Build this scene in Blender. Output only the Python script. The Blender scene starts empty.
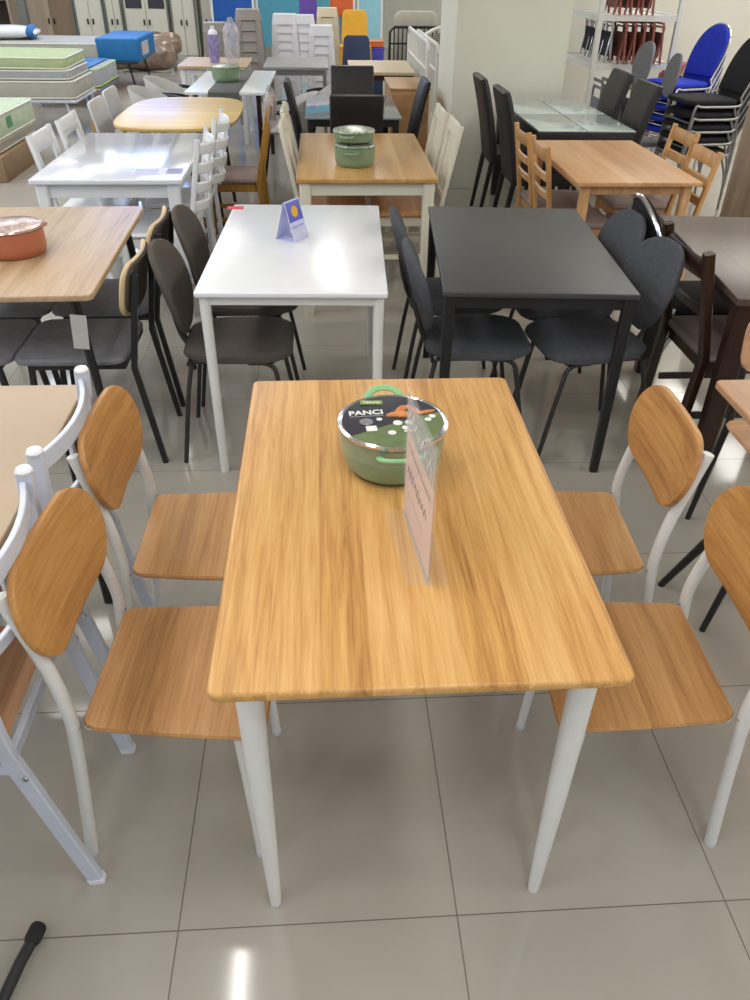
import bpy, bmesh, math, random
from mathutils import Vector, Matrix, Euler
random.seed(7)
PI = math.pi
R = math.radians
scene = bpy.context.scene
col = scene.collection

# ------------------------------------------------------------------ camera, world, lights, exposure
cam_d = bpy.data.cameras.new('camera')
cam = bpy.data.objects.new('camera', cam_d)
col.objects.link(cam)
scene.camera = cam
cam_d.sensor_fit = 'VERTICAL'
cam_d.sensor_height = 24.0
cam_d.lens = 763.457 / 1000 * 24.0
cam_d.clip_start = 0.02
cam.location = (0, 0, 1.6997)
_p, _r, _g = .6188, .0167, .0698
_f = Vector((0, math.cos(_p), -math.sin(_p)))
_rt = Vector((1, 0, 0))
_up = _rt.cross(_f)
_x = math.cos(_r) * _rt + math.sin(_r) * _up
_y = -math.sin(_r) * _rt + math.cos(_r) * _up
_m = Matrix(((_x.x, _y.x, -_f.x), (_x.y, _y.y, -_f.y), (_x.z, _y.z, -_f.z)))
cam.rotation_euler = (Matrix.Rotation(-_g, 3, 'Z') @ _m).to_euler()

scene.view_settings.view_transform = 'Standard'
scene.view_settings.look = 'None'
scene.view_settings.gamma = 1
scene.view_settings.use_curve_mapping = False
scene.view_settings.exposure = 0.0

world = bpy.data.worlds.new('world')
scene.world = world
world.use_nodes = True
bg = world.node_tree.nodes['Background']
bg.inputs[0].default_value = (0.80, 0.88, 1.0, 1)
bg.inputs[1].default_value = 0.55

CEIL = 3.4
LIGHT_Y = [-1.9, 0.1, 1.72, 3.6, 5.6, 7.6, 9.6, 11.8, 14.0, 16.4]
TUBES = [(-.62, 1.72)]                       # the bare tube whose streak shows on the floor
LAMPS = TUBES + [(x, y) for x in (-5.4, -3.7, -2.0, 3.9, 4.95) for y in LIGHT_Y] + [(.5, y) for y in (-1.9, .1, 9.6, 11.8, 14.0, 16.4)]  # panel rows are unseen; the middle row is added fill light
LAMP_POWER = 15.8
for lx, ly in LAMPS:
    ld = bpy.data.lights.new('ceiling_light', 'AREA')
    ld.shape = 'RECTANGLE'
    ld.size = 0.05 if (lx, ly) in TUBES else 0.56
    ld.size_y = 1.2
    ld.energy = LAMP_POWER * (.6 if (lx, ly) in TUBES else 1)
    ld.color = (0.80, 0.88, 1.0) if lx < -2 else (1.0, 0.975, 0.945)  # left rows tinted cool to put a bluish cast on the column side
    lo = bpy.data.objects.new('ceiling_light', ld)
    lo.location = (lx, ly, CEIL - 0.09)
    col.objects.link(lo)

# ------------------------------------------------------------------ helpers
def lin(c):
    return tuple((v / 255 / 12.92 if v / 255 <= .04045 else ((v / 255 + .055) / 1.055) ** 2.4) for v in c)

MATS = {}
def pbr(name, rgb, rough=.5, metal=0., var=0.06, scale=14., bump=0., alpha=1., trans=0., coat=0., spec=.5):
    """procedural material: colour with a little noise, optional bump"""
    if name in MATS:
        return MATS[name]
    m = bpy.data.materials.new(name)
    m.use_nodes = True
    nt = m.node_tree
    b = nt.nodes['Principled BSDF']
    c = lin(rgb)
    tc = nt.nodes.new('ShaderNodeTexCoord')
    nz = nt.nodes.new('ShaderNodeTexNoise')
    nz.inputs['Scale'].default_value = scale
    nz.inputs['Detail'].default_value = 3
    nt.links.new(tc.outputs['Object'], nz.inputs['Vector'])
    rp = nt.nodes.new('ShaderNodeValToRGB')
    rp.color_ramp.elements[0].position = .3
    rp.color_ramp.elements[1].position = .7
    rp.color_ramp.elements[0].color = tuple(v * (1 - var) for v in c) + (1,)
    rp.color_ramp.elements[1].color = tuple(min(1, v * (1 + var)) for v in c) + (1,)
    nt.links.new(nz.outputs['Fac'], rp.inputs['Fac'])
    nt.links.new(rp.outputs['Color'], b.inputs['Base Color'])
    b.inputs['Roughness'].default_value = rough
    b.inputs['Metallic'].default_value = metal
    b.inputs['Specular IOR Level'].default_value = spec
    if coat:
        b.inputs['Coat Weight'].default_value = coat
        b.inputs['Coat Roughness'].default_value = .08
    if trans:
        b.inputs['Transmission Weight'].default_value = trans
    if alpha < 1:
        b.inputs['Alpha'].default_value = alpha
    if bump:
        n2 = nt.nodes.new('ShaderNodeTexNoise')
        n2.inputs['Scale'].default_value = scale * 22
        nt.links.new(tc.outputs['Object'], n2.inputs['Vector'])
        bp = nt.nodes.new('ShaderNodeBump')
        bp.inputs['Strength'].default_value = bump
        bp.inputs['Distance'].default_value = .002
        nt.links.new(n2.outputs['Fac'], bp.inputs['Height'])
        nt.links.new(bp.outputs['Normal'], b.inputs['Normal'])
    MATS[name] = m
    return m

def emit(name, rgb, strength):
    m = bpy.data.materials.new(name)
    m.use_nodes = True
    b = m.node_tree.nodes['Principled BSDF']
    b.inputs['Base Color'].default_value = lin(rgb) + (1,)
    b.inputs['Emission Color'].default_value = lin(rgb) + (1,)
    b.inputs['Emission Strength'].default_value = strength
    return m

def wood(name, light, mid, dark, axis='Y', plank=.08, rough=.32, grain=1.0, contrast=.5, coat=0., pvar=.35):
    """procedural veneer: grain streaks along one axis, a different tone for each stave"""
    m = bpy.data.materials.new(name)
    m.use_nodes = True
    nt = m.node_tree
    N, L = nt.nodes.new, nt.links.new
    b = nt.nodes['Principled BSDF']
    tc = N('ShaderNodeTexCoord')
    oi = N('ShaderNodeObjectInfo')
    sp = N('ShaderNodeSeparateXYZ')
    L(tc.outputs['Object'], sp.inputs[0])
    along = {'X': 0, 'Y': 1, 'Z': 2}[axis]
    across = {'X': 1, 'Y': 0, 'Z': 1}[axis]
    dv = N('ShaderNodeMath'); dv.operation = 'DIVIDE'; dv.inputs[1].default_value = plank
    L(sp.outputs[across], dv.inputs[0])
    fl = N('ShaderNodeMath'); fl.operation = 'FLOOR'
    L(dv.outputs[0], fl.inputs[0])
    ad = N('ShaderNodeMath'); ad.operation = 'ADD'
    L(fl.outputs[0], ad.inputs[0])
    rm = N('ShaderNodeMath'); rm.operation = 'MULTIPLY'; rm.inputs[1].default_value = 37.7
    L(oi.outputs['Random'], rm.inputs[0])
    L(rm.outputs[0], ad.inputs[1])
    wn = N('ShaderNodeTexWhiteNoise'); wn.noise_dimensions = '1D'
    L(ad.outputs[0], wn.inputs['W'])
    mp = N('ShaderNodeMapping')
    sc = [34 * grain] * 3
    sc[along] = 1.7 * grain
    mp.inputs['Scale'].default_value = sc
    L(tc.outputs['Object'], mp.inputs['Vector'])
    off = N('ShaderNodeVectorMath'); off.operation = 'ADD'
    cb = N('ShaderNodeCombineXYZ')
    m3 = N('ShaderNodeMath'); m3.operation = 'MULTIPLY'; m3.inputs[1].default_value = 50
    L(wn.outputs['Value'], m3.inputs[0])
    for i in range(3):
        L(m3.outputs[0], cb.inputs[i])
    L(mp.outputs[0], off.inputs[0]); L(cb.outputs[0], off.inputs[1])
    n1 = N('ShaderNodeTexNoise'); n1.inputs['Scale'].default_value = 1.0
    n1.inputs['Detail'].default_value = 6; n1.inputs['Roughness'].default_value = .62
    n1.inputs['Distortion'].default_value = .9
    L(off.outputs[0], n1.inputs['Vector'])
    n2 = N('ShaderNodeTexNoise'); n2.inputs['Scale'].default_value = .28
    n2.inputs['Detail'].default_value = 2; n2.inputs['Distortion'].default_value = 1.2
    L(off.outputs[0], n2.inputs['Vector'])
    mixf = N('ShaderNodeMath'); mixf.operation = 'MULTIPLY_ADD'
    mixf.inputs[1].default_value = contrast
    L(n1.outputs['Fac'], mixf.inputs[0])
    m4 = N('ShaderNodeMath'); m4.operation = 'MULTIPLY'; m4.inputs[1].default_value = (1 - contrast)
    L(n2.outputs['Fac'], m4.inputs[0]); L(m4.outputs[0], mixf.inputs[2])
    pv = N('ShaderNodeMath'); pv.operation = 'MULTIPLY_ADD'
    pv.inputs[1].default_value = pvar; pv.inputs[2].default_value = -pvar / 2
    L(wn.outputs['Value'], pv.inputs[0])
    mpf = N('ShaderNodeMapping')
    sf = [170 * grain] * 3
    sf[along] = 5 * grain
    mpf.inputs['Scale'].default_value = sf
    L(tc.outputs['Object'], mpf.inputs['Vector'])
    n3 = N('ShaderNodeTexNoise'); n3.inputs['Scale'].default_value = 1.0; n3.inputs['Detail'].default_value = 3
    L(mpf.outputs[0], n3.inputs['Vector'])
    fs = N('ShaderNodeMath'); fs.operation = 'MULTIPLY_ADD'; fs.inputs[1].default_value = .34; fs.inputs[2].default_value = -.17
    L(n3.outputs['Fac'], fs.inputs[0])
    sm0 = N('ShaderNodeMath'); sm0.operation = 'ADD'
    L(mixf.outputs[0], sm0.inputs[0]); L(pv.outputs[0], sm0.inputs[1])
    sm = N('ShaderNodeMath'); sm.operation = 'ADD'; sm.use_clamp = True
    L(sm0.outputs[0], sm.inputs[0]); L(fs.outputs[0], sm.inputs[1])
    rp = N('ShaderNodeValToRGB')
    e = rp.color_ramp.elements
    e[0].position = .28; e[0].color = lin(dark) + (1,)
    e[1].position = .74; e[1].color = lin(light) + (1,)
    q = e.new(.5); q.color = lin(mid) + (1,)
    L(sm.outputs[0], rp.inputs['Fac'])
    L(rp.outputs['Color'], b.inputs['Base Color'])
    b.inputs['Roughness'].default_value = rough
    if coat:
        b.inputs['Coat Weight'].default_value = coat
        b.inputs['Coat Roughness'].default_value = .15
    bp = N('ShaderNodeBump'); bp.inputs['Strength'].default_value = .08; bp.inputs['Distance'].default_value = .001
    L(n1.outputs['Fac'], bp.inputs['Height']); L(bp.outputs['Normal'], b.inputs['Normal'])
    return m

def frame_mat(origin, xa, ya, za):
    xa, ya, za = Vector(xa).normalized(), Vector(ya).normalized(), Vector(za).normalized()
    return Matrix(((xa.x, ya.x, za.x, origin[0]), (xa.y, ya.y, za.y, origin[1]), (xa.z, ya.z, za.z, origin[2]), (0, 0, 0, 1)))

def smooth_path(pts, n=6):
    P = [Vector(p) for p in pts]
    if len(P) < 3:
        return P
    out = []
    Q = [P[0] * 2 - P[1]] + P + [P[-1] * 2 - P[-2]]
    for i in range(1, len(Q) - 2):
        for k in range(n):
            t = k / n
            a, b, c, d = Q[i - 1], Q[i], Q[i + 1], Q[i + 2]
            out.append(.5 * ((2 * b) + (c - a) * t + (2 * a - 5 * b + 4 * c - d) * t * t + (3 * b - a - 3 * c + d) * t ** 3))
    out.append(P[-1])
    return out

def rrect(w, d, r, n=6, cx=0, cy=0):
    o = []
    for sx, sy, a0 in ((1, 1, 0), (-1, 1, 90), (-1, -1, 180), (1, -1, 270)):
        for k in range(n + 1):
            a = R(a0 + 90 * k / n)
            o.append((cx + sx * (w / 2 - r) + r * math.cos(a), cy + sy * (d / 2 - r) + r * math.sin(a)))
    return o

class G:
    def __init__(s):
        s.bm = bmesh.new()
    def box(s, c, d, b=0.002, rot=None, M=None):
        hx, hy, hz = d[0] / 2, d[1] / 2, d[2] / 2
        b = min(b, hx * .9, hy * .9, hz * .9)
        T = Matrix.Translation(c)
        if rot:
            T = T @ Euler(rot).to_matrix().to_4x4()
        if M is not None:
            T = M @ T
        g = bmesh.ops.create_cube(s.bm, size=1)
        for v in g['verts']:
            v.co = Vector((v.co.x * d[0], v.co.y * d[1], v.co.z * d[2]))
        if b > 0:
            es = list({e for v in g['verts'] for e in v.link_edges})
            r = bmesh.ops.bevel(s.bm, geom=es, offset=b, segments=1 if b < .004 else 2, affect='EDGES', profile=.5)
            vs = list({v for f in r['faces'] for v in f.verts})
        else:
            vs = g['verts']
        bmesh.ops.transform(s.bm, matrix=T, verts=vs)
        return s
    def sweep(s, pts, prof, smooth=0, rad=None, closed=False, up=None):
        P = smooth_path(pts, smooth) if smooth else [Vector(p) for p in pts]
        n = len(P)
        if rad is None:
            rad = [1] * n
        elif len(rad) != n:
            m = len(rad)
            rr = []
            for i in range(n):
                t = i / (n - 1) * (m - 1); k = min(int(t), m - 2)
                rr.append(rad[k] + (rad[k + 1] - rad[k]) * (t - k))
            rad = rr
        tans = []
        for i in range(n):
            if closed:
                t = P[(i + 1) % n] - P[i - 1]
            else:
                t = P[min(i + 1, n - 1)] - P[max(i - 1, 0)]
            tans.append(t.normalized())
        u = Vector(up) if up else (Vector((0, 0, 1)) if abs(tans[0].z) < .9 else Vector((0, 1, 0)))
        rings = []
        for i in range(n):
            t = tans[i]
            u = (u - t * u.dot(t))
            u = u.normalized() if u.length > 1e-6 else t.orthogonal().normalized()
            w = t.cross(u)
            rings.append([s.bm.verts.new(P[i] + (u * a + w * b_) * rad[i]) for a, b_ in prof])
        k = len(prof)
        rg = range(n) if closed else range(n - 1)
        for i in rg:
            A, B = rings[i], rings[(i + 1) % n]
            for j in range(k):
                s.bm.faces.new((A[j], A[(j + 1) % k], B[(j + 1) % k], B[j]))
        if not closed:
            s.bm.faces.new(rings[0][::-1]); s.bm.faces.new(rings[-1])
        return s
    def tube(s, pts, r, smooth=0, seg=12, closed=False, rad=None):
        if rad is None and isinstance(r, (list, tuple)):
            rad = list(r); r = 1
        prof = [(r * math.cos(2 * PI * i / seg), r * math.sin(2 * PI * i / seg)) for i in range(seg)]
        return s.sweep(pts, prof, smooth, rad, closed)
    def bar(s, pts, w, h, smooth=0, up=None, rad=None):
        c = min(w, h) * .15
        prof = [(w / 2 - c, h / 2), (-w / 2 + c, h / 2), (-w / 2, h / 2 - c), (-w / 2, -h / 2 + c),
                (-w / 2 + c, -h / 2), (w / 2 - c, -h / 2), (w / 2, -h / 2 + c), (w / 2, h / 2 - c)]
        return s.sweep(pts, prof, smooth, rad, False, up)
    def slab(s, outline, z0, z1, b=.004, M=None, seg=3):
        n = len(outline)
        O = [Vector((p[0], p[1])) for p in outline]
        nor = []
        for i in range(n):
            t = (O[(i + 1) % n] - O[i - 1])
            t = t.normalized() if t.length > 1e-9 else Vector((1, 0))
            nor.append(Vector((t.y, -t.x)))
        rings = []
        lv = []
        for k in range(seg + 1):
            a = k / seg * PI / 2
            lv.append((z0 + b * (1 - math.sin(a)), b * (1 - math.cos(a))))
        lv = [(z0 + b - b * math.cos(k / seg * PI / 2), b - b * math.sin(k / seg * PI / 2)) for k in range(seg + 1)]
        lv += [(z1 - b + b * math.sin(k / seg * PI / 2), b - b * math.cos(k / seg * PI / 2)) for k in range(seg + 1)]
        for z, ins in lv:
            ring = []
            for i in range(n):
                p = O[i] - nor[i] * ins
                v = Vector((p.x, p.y, z))
                ring.append(s.bm.verts.new(M @ v if M is not None else v))
            rings.append(ring)
        for A, B in zip(rings, rings[1:]):
            for j in range(n):
                s.bm.faces.new((A[j], A[(j + 1) % n], B[(j + 1) % n], B[j]))
        s.bm.faces.new(rings[0][::-1]); s.bm.faces.new(rings[-1])
        return s
    def lathe(s, prof, c=(0, 0, 0), seg=32, M=None):
        rings = []
        for r, z in prof:
            if r < 1e-6:
                v = Vector((c[0], c[1], c[2] + z)); rings.append([s.bm.verts.new(M @ v if M is not None else v)])
            else:
                ring = []
                for i in range(seg):
                    a = 2 * PI * i / seg
                    v = Vector((c[0] + r * math.cos(a), c[1] + r * math.sin(a), c[2] + z))
                    ring.append(s.bm.verts.new(M @ v if M is not None else v))
                rings.append(ring)
        for A, B in zip(rings, rings[1:]):
            if len(A) == 1 and len(B) == 1:
                continue
            for j in range(seg):
                a, b_ = A[j % len(A)], A[(j + 1) % len(A)] if len(A) > 1 else None
                c_, d = B[j % len(B)], B[(j + 1) % len(B)] if len(B) > 1 else None
                if b_ is None:
                    s.bm.faces.new((A[0], B[(j + 1) % seg], B[j]))
                elif d is None:
                    s.bm.faces.new((A[j], A[(j + 1) % seg], B[0]))
                else:
                    s.bm.faces.new((A[j], A[(j + 1) % seg], B[(j + 1) % seg], B[j]))
        return s
    def pad(s, W, H, th, hw=None, p=6., M=None, warp=None, nx=14, nz=14, back=1.0):
        """cushion or board: local x across, y thickness, z up; hw(t) half width at t in 0..1"""
        hw = hw or (lambda t: W / 2)
        A, B = [], []
        for j in range(nz + 1):
            t = .5 - .5 * math.cos(PI * j / nz)
            et = max(0, 1 - abs(2 * t - 1) ** p) ** (1 / p)
            ra, rb = [], []
            for i in range(nx + 1):
                q = -math.cos(PI * i / nx)
                es = max(0, 1 - abs(q) ** p) ** (1 / p)
                x = q * hw(t)
                y = th / 2 * es * et
                for ring, yy in ((ra, y), (rb, -y * back)):
                    edge = i in (0, nx) or j in (0, nz)
                    if ring is rb and edge:
                        ring.append(ra[i]); continue
                    v = Vector((x, yy, H * t))
                    if warp: v = warp(v)
                    if M is not None: v = M @ v
                    ring.append(s.bm.verts.new(v))
            A.append(ra); B.append(rb)
        for j in range(nz):
            for i in range(nx):
                try: s.bm.faces.new((A[j][i], A[j][i + 1], A[j + 1][i + 1], A[j + 1][i]))
                except ValueError: pass
                try: s.bm.faces.new((B[j][i], B[j + 1][i], B[j + 1][i + 1], B[j][i + 1]))
                except ValueError: pass
        return s
    def build(s, name, mat, parent=None, angle=40):
        bmesh.ops.recalc_face_normals(s.bm, faces=s.bm.faces)
        me = bpy.data.meshes.new(name)
        s.bm.to_mesh(me); s.bm.free()
        for p in me.polygons: p.use_smooth = True
        me.set_sharp_from_angle(angle=R(angle))
        if isinstance(mat, (list, tuple)):
            for m in mat: me.materials.append(m)
        else:
            me.materials.append(mat)
        o = bpy.data.objects.new(name, me)
        col.objects.link(o)
        if parent is not None: o.parent = parent
        return o

def tag(o, label=None, cat=None, group=None, kind=None):
    if label: o['label'] = label
    if cat: o['category'] = cat
    if group: o['group'] = group
    if kind: o['kind'] = kind
    return o

def thing(name, loc=(0, 0, 0), rz=0, label=None, cat=None, group=None):
    o = bpy.data.objects.new(name, None)
    o.empty_display_size = .1
    col.objects.link(o)
    o.location = loc; o.rotation_euler = (0, 0, rz)
    return tag(o, label, cat, group)

def struct(g, name, mat, **k):
    o = g.build(name, mat, **k); o['kind'] = 'structure'; return o

KIDS = {}
def kids(o):
    return [c for c in col.objects if c.parent == o]

def dup(src, loc, rz=0, label=None, group=None, scale=None, tilt=None):
    """a copy of a thing with copies of its parts and their sub-parts"""
    r = src.copy(); col.objects.link(r)
    r.location = loc; r.rotation_euler = (tilt[0], tilt[1], rz) if tilt else (0, 0, rz)
    if scale: r.scale = scale
    if label: r['label'] = label
    if group: r['group'] = group
    for c in kids(src):
        d = c.copy(); col.objects.link(d); d.parent = r
        for e in kids(c):
            f = e.copy(); col.objects.link(f); f.parent = d
    return r

def place(first, spots, group=None):
    """spots: (x, y, z, rz, label); the first spot moves the source itself"""
    res = []
    for i, s in enumerate(spots):
        x, y, z, rz, lab = s[:5]
        if i == 0:
            first.location = (x, y, z); first.rotation_euler = (0, 0, rz); first['label'] = lab
            if group: first['group'] = group
            res.append(first)
        else:
            res.append(dup(first, (x, y, z), rz, lab, group))
    return res

def text_mesh(txt, size, name, mat, parent, M, extrude=.0004, align='CENTER'):
    cu = bpy.data.curves.new('txt', 'FONT')
    cu.body = txt; cu.size = size; cu.extrude = extrude; cu.offset = size * .022; cu.align_x = align; cu.align_y = 'CENTER'
    o = bpy.data.objects.new('txt', cu); col.objects.link(o)
    dg = bpy.context.evaluated_depsgraph_get()
    me = bpy.data.meshes.new_from_object(o.evaluated_get(dg))
    bpy.data.objects.remove(o); bpy.data.curves.remove(cu)
    me.transform(M)
    me.materials.clear(); me.materials.append(mat)
    me.name = name
    r = bpy.data.objects.new(name, me); col.objects.link(r)
    if parent is not None: r.parent = parent
    return r

def scribble(w, h, n, name, mat, parent, M, th=.0025, seed=1):
    """a line of print too small to read, as one connected stroke on the sheet"""
    rnd = random.Random(seed)
    pts = []
    for i in range(n * 2 + 1):
        x = -w / 2 + w * i / (n * 2)
        pts.append((x, (h / 2 if i % 2 else -h / 2) * rnd.uniform(.35, 1), 0))
    g = G()
    for a in range(len(pts) - 1):
        pass
    V = []
    for i, p_ in enumerate(pts):
        a_, b_ = Vector(pts[max(i - 1, 0)]), Vector(pts[min(i + 1, len(pts) - 1)])
        t_ = (b_ - a_).normalized(); q = Vector((-t_.y, t_.x, 0)) * th
        V.append((g.bm.verts.new(M @ (Vector(p_) + q)), g.bm.verts.new(M @ (Vector(p_) - q))))
    for A, B in zip(V, V[1:]): g.bm.faces.new((A[0], A[1], B[1], B[0]))
    return g.build(name, mat, parent)

def rr_hw(W, H, r):
    def f(t):
        d = min(t, 1 - t) * H
        if d >= r: return W / 2
        return W / 2 - r + math.sqrt(max(0, r * r - (r - d) ** 2))
    return f
def se_hw(W, n=2.4, lo=None):
    def f(t):
        q = abs(2 * t - 1)
        return W / 2 * max(0, 1 - q ** n) ** (1 / n)
    return f

# ------------------------------------------------------------------ materials
M_oak = wood('golden_oak_laminate', (226, 182, 118), (204, 154, 88), (162, 112, 56), 'Y', .085, .36, 1.5, .62, pvar=.17)
M_oakx = wood('golden_oak_seat', (208, 162, 106), (186, 136, 82), (148, 102, 56), 'Y', .3, .4, 1.3, .6, pvar=.12)
M_oakz = wood('golden_oak_back', (208, 158, 94), (186, 132, 72), (146, 98, 48), 'Y', .5, .4, 1.0, .55, pvar=.1)
M_palewood = wood('pale_oak_top', (200, 176, 144), (184, 156, 122), (158, 130, 98), 'Y', .12, .42, 1.3, .5, pvar=.2)
M_natwood = wood('natural_rubberwood', (220, 178, 130), (204, 156, 108), (184, 134, 86), 'Y', .07, .38, .9, .4, pvar=.22)
M_natz = wood('natural_rubberwood_upright', (222, 178, 122), (206, 158, 102), (180, 130, 78), 'Z', .3, .4, .7, .35, pvar=.1)
M_honey = wood('honey_top', (212, 172, 112), (194, 150, 88), (166, 122, 64), 'Y', .2, .3, .6, .4, pvar=.15)
M_ovalwood = wood('yellow_oval_top', (226, 198, 130), (214, 182, 110), (190, 154, 84), 'X', .25, .35, .5, .4, pvar=.2)
M_beige = pbr('beige_laminate', (184, 162, 134), .45, var=.03, scale=4)
M_pinkwood = wood('pinkish_wood', (210, 170, 136), (194, 150, 114), (168, 124, 90), 'Y', .2, .38, .8, .4, pvar=.15)
M_darkwood = wood('dark_walnut', (66, 42, 30), (50, 30, 21), (34, 20, 14), 'Z', .2, .3, .8, .4, pvar=.1)
M_browntop = wood('dark_brown_top', (98, 84, 76), (88, 74, 66), (76, 62, 54), 'Y', .3, .3, .5, .4, pvar=.1)
M_greywood = wood('grey_oak_board', (190, 174, 154), (172, 154, 134), (146, 128, 110), 'Z', .3, .5, .5, .5, pvar=.1)
M_amber = wood('amber_wood', (190, 146, 62), (170, 124, 48), (142, 98, 36), 'Z', .3, .35, .8, .4, pvar=.1)
M_cabwood = wood('light_oak_cabinet', (190, 150, 104), (176, 134, 88), (154, 112, 68), 'Y', .3, .45, .5, .4, pvar=.1)
M_whitemetal = pbr('white_powder_coat', (226, 226, 222), .3, var=.02)
M_bluewhite = pbr('cool_white_powder_coat', (206, 212, 226), .28, var=.02)
M_white = pbr('white_lacquer', (232, 234, 238), .22, var=.015)
M_whitegloss = pbr('white_gloss_lacquer', (228, 230, 238), .12, var=.015, coat=.5)
M_cream = pbr('cream_lacquer', (226, 222, 204), .35, var=.02)
M_blackmetal = pbr('black_powder_coat', (30, 30, 31), .38, var=.05)
M_brownmetal = pbr('dark_grey_tube', (62, 60, 58), .35, .4, var=.05)
M_blacktop = pbr('black_laminate', (62, 64, 67), .4, var=.08, scale=3)
M_leather = pbr('black_faux_leather', (34, 33, 35), .42, var=.08, scale=6, bump=.2)
M_blackcloth = pbr('black_cloth', (28, 28, 33), .9, var=.1, bump=.4)
M_greycloth = pbr('grey_cloth', (128, 129, 136), .92, var=.1, scale=30, bump=.5)
M_charcloth = pbr('charcoal_cloth', (80, 82, 88), .92, var=.12, scale=40, bump=.6)
M_browncloth = pbr('brown_grey_cloth', (84, 76, 70), .92, var=.08, scale=30, bump=.5)
M_taupe = pbr('taupe_cushion', (142, 126, 120), .85, var=.06, bump=.3)
M_lightgrey = pbr('light_grey_fabric', (186, 184, 182), .8, var=.05, bump=.2)
M_paleshell = pbr('pale_plywood_edge', (214, 190, 148), .45, var=.05)
M_chrome = pbr('chrome_tube', (205, 205, 208), .16, 1., var=.02)
M_steel = pbr('grey_painted_steel', (150, 150, 150), .3, .7, var=.03)
M_blue = pbr('royal_blue_cloth', (24, 50, 190), .8, var=.08, bump=.3)
M_green = pbr('sage_green_enamel', (122, 146, 116), .28, var=.03, coat=.3)
M_greenh = pbr('light_green_silicone', (142, 196, 142), .45, var=.02)
M_terra = pbr('terracotta_enamel', (178, 104, 76), .32, var=.05, coat=.2)
M_red = pbr('red_plastic', (206, 40, 56), .4)
M_paper = pbr('printed_paper', (236, 222, 214), .6, var=.01)
M_ink = pbr('dark_ink', (44, 46, 52), .6)
M_plasticwhite = pbr('white_plastic', (226, 226, 232), .35, var=.02)
M_plasticgrey = pbr('grey_plastic', (150, 144, 138), .45, var=.03)
M_plasticcream = pbr('cream_plastic', (216, 206, 178), .45, var=.03)
M_yellow = pbr('yellow_plastic', (226, 172, 44), .45, var=.03)
M_navy = pbr('navy_plastic', (44, 58, 92), .5, var=.03)
M_brick = pbr('brick_red_plastic', (150, 84, 74), .5, var=.05)
M_mattress = pbr('cream_mattress_ticking', (178, 174, 162), .85, var=.06, scale=8, bump=.3)
M_mattgrey = pbr('grey_mattress_ticking', (168, 170, 176), .85, var=.06, scale=8, bump=.3)
M_mattgreen = pbr('green_topper_cloth', (176, 190, 146), .85, var=.08, scale=10, bump=.3)
M_bluewrap = pbr('blue_cover', (22, 108, 168), .5, var=.06)
M_brownwrap = pbr('brown_plastic_wrap', (142, 118, 98), .25, var=.35, scale=9, coat=.5)
M_cardboard = pbr('brown_cardboard', (150, 124, 96), .8, var=.06)

# ------------------------------------------------------------------ the setting
def tile_floor():
    m = bpy.data.materials.new('polished_tile')
    m.use_nodes = True
    nt = m.node_tree; N, L = nt.nodes.new, nt.links.new
    b = nt.nodes['Principled BSDF']
    tc = N('ShaderNodeTexCoord'); sp = N('ShaderNodeSeparateXYZ'); L(tc.outputs['Object'], sp.inputs[0])
    masks = []; cells = []
    for ax, off in ((0, .2515), (1, .8162)):
        a = N('ShaderNodeMath'); a.operation = 'SUBTRACT'; a.inputs[1].default_value = off; L(sp.outputs[ax], a.inputs[0])
        d = N('ShaderNodeMath'); d.operation = 'DIVIDE'; d.inputs[1].default_value = .6; L(a.outputs[0], d.inputs[0])
        f = N('ShaderNodeMath'); f.operation = 'FLOOR'; L(d.outputs[0], f.inputs[0]); cells.append(f)
        r = N('ShaderNodeMath'); r.operation = 'SUBTRACT'; L(d.outputs[0], r.inputs[0])
        rr = N('ShaderNodeMath'); rr.operation = 'ROUND'; L(d.outputs[0], rr.inputs[0]); L(rr.outputs[0], r.inputs[1])
        ab = N('ShaderNodeMath'); ab.operation = 'ABSOLUTE'; L(r.outputs[0], ab.inputs[0])
        lt = N('ShaderNodeMath'); lt.operation = 'LESS_THAN'; lt.inputs[1].default_value = .0024; L(ab.outputs[0], lt.inputs[0])
        masks.append(lt)
    mx = N('ShaderNodeMath'); mx.operation = 'MAXIMUM'; L(masks[0].outputs[0], mx.inputs[0]); L(masks[1].outputs[0], mx.inputs[1])
    cb = N('ShaderNodeCombineXYZ'); L(cells[0].outputs[0], cb.inputs[0]); L(cells[1].outputs[0], cb.inputs[1])
    wn = N('ShaderNodeTexWhiteNoise'); wn.noise_dimensions = '3D'; L(cb.outputs[0], wn.inputs['Vector'])
    nz = N('ShaderNodeTexNoise'); nz.inputs['Scale'].default_value = 2.2; nz.inputs['Detail'].default_value = 5
    L(tc.outputs['Object'], nz.inputs['Vector'])
    ad = N('ShaderNodeMath'); ad.operation = 'MULTIPLY_ADD'; ad.inputs[1].default_value = .25; L(wn.outputs['Value'], ad.inputs[0]); L(nz.outputs['Fac'], ad.inputs[2])
    rp = N('ShaderNodeValToRGB'); e = rp.color_ramp.elements
    e[0].position = .35; e[0].color = lin((166, 161, 151)) + (1,)
    e[1].position = .95; e[1].color = lin((178, 173, 163)) + (1,)
    L(ad.outputs[0], rp.inputs['Fac'])
    mc = N('ShaderNodeMix'); mc.data_type = 'RGBA'; L(mx.outputs[0], mc.inputs[0]); L(rp.outputs['Color'], mc.inputs[6])
    mc.inputs[7].default_value = lin((104, 96, 86)) + (1,)
    L(mc.outputs[2], b.inputs['Base Color'])
    rg = N('ShaderNodeMath'); rg.operation = 'MULTIPLY_ADD'; rg.inputs[1].default_value = .5; rg.inputs[2].default_value = .09
    L(mx.outputs[0], rg.inputs[0]); L(rg.outputs[0], b.inputs['Roughness'])
    return m

def panel(name, lo, hi, mat):
    c = [(a + b) / 2 for a, b in zip(lo, hi)]; d = [b - a for a, b in zip(lo, hi)]
    return struct(G().box(c, d, 0), name, mat)

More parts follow.
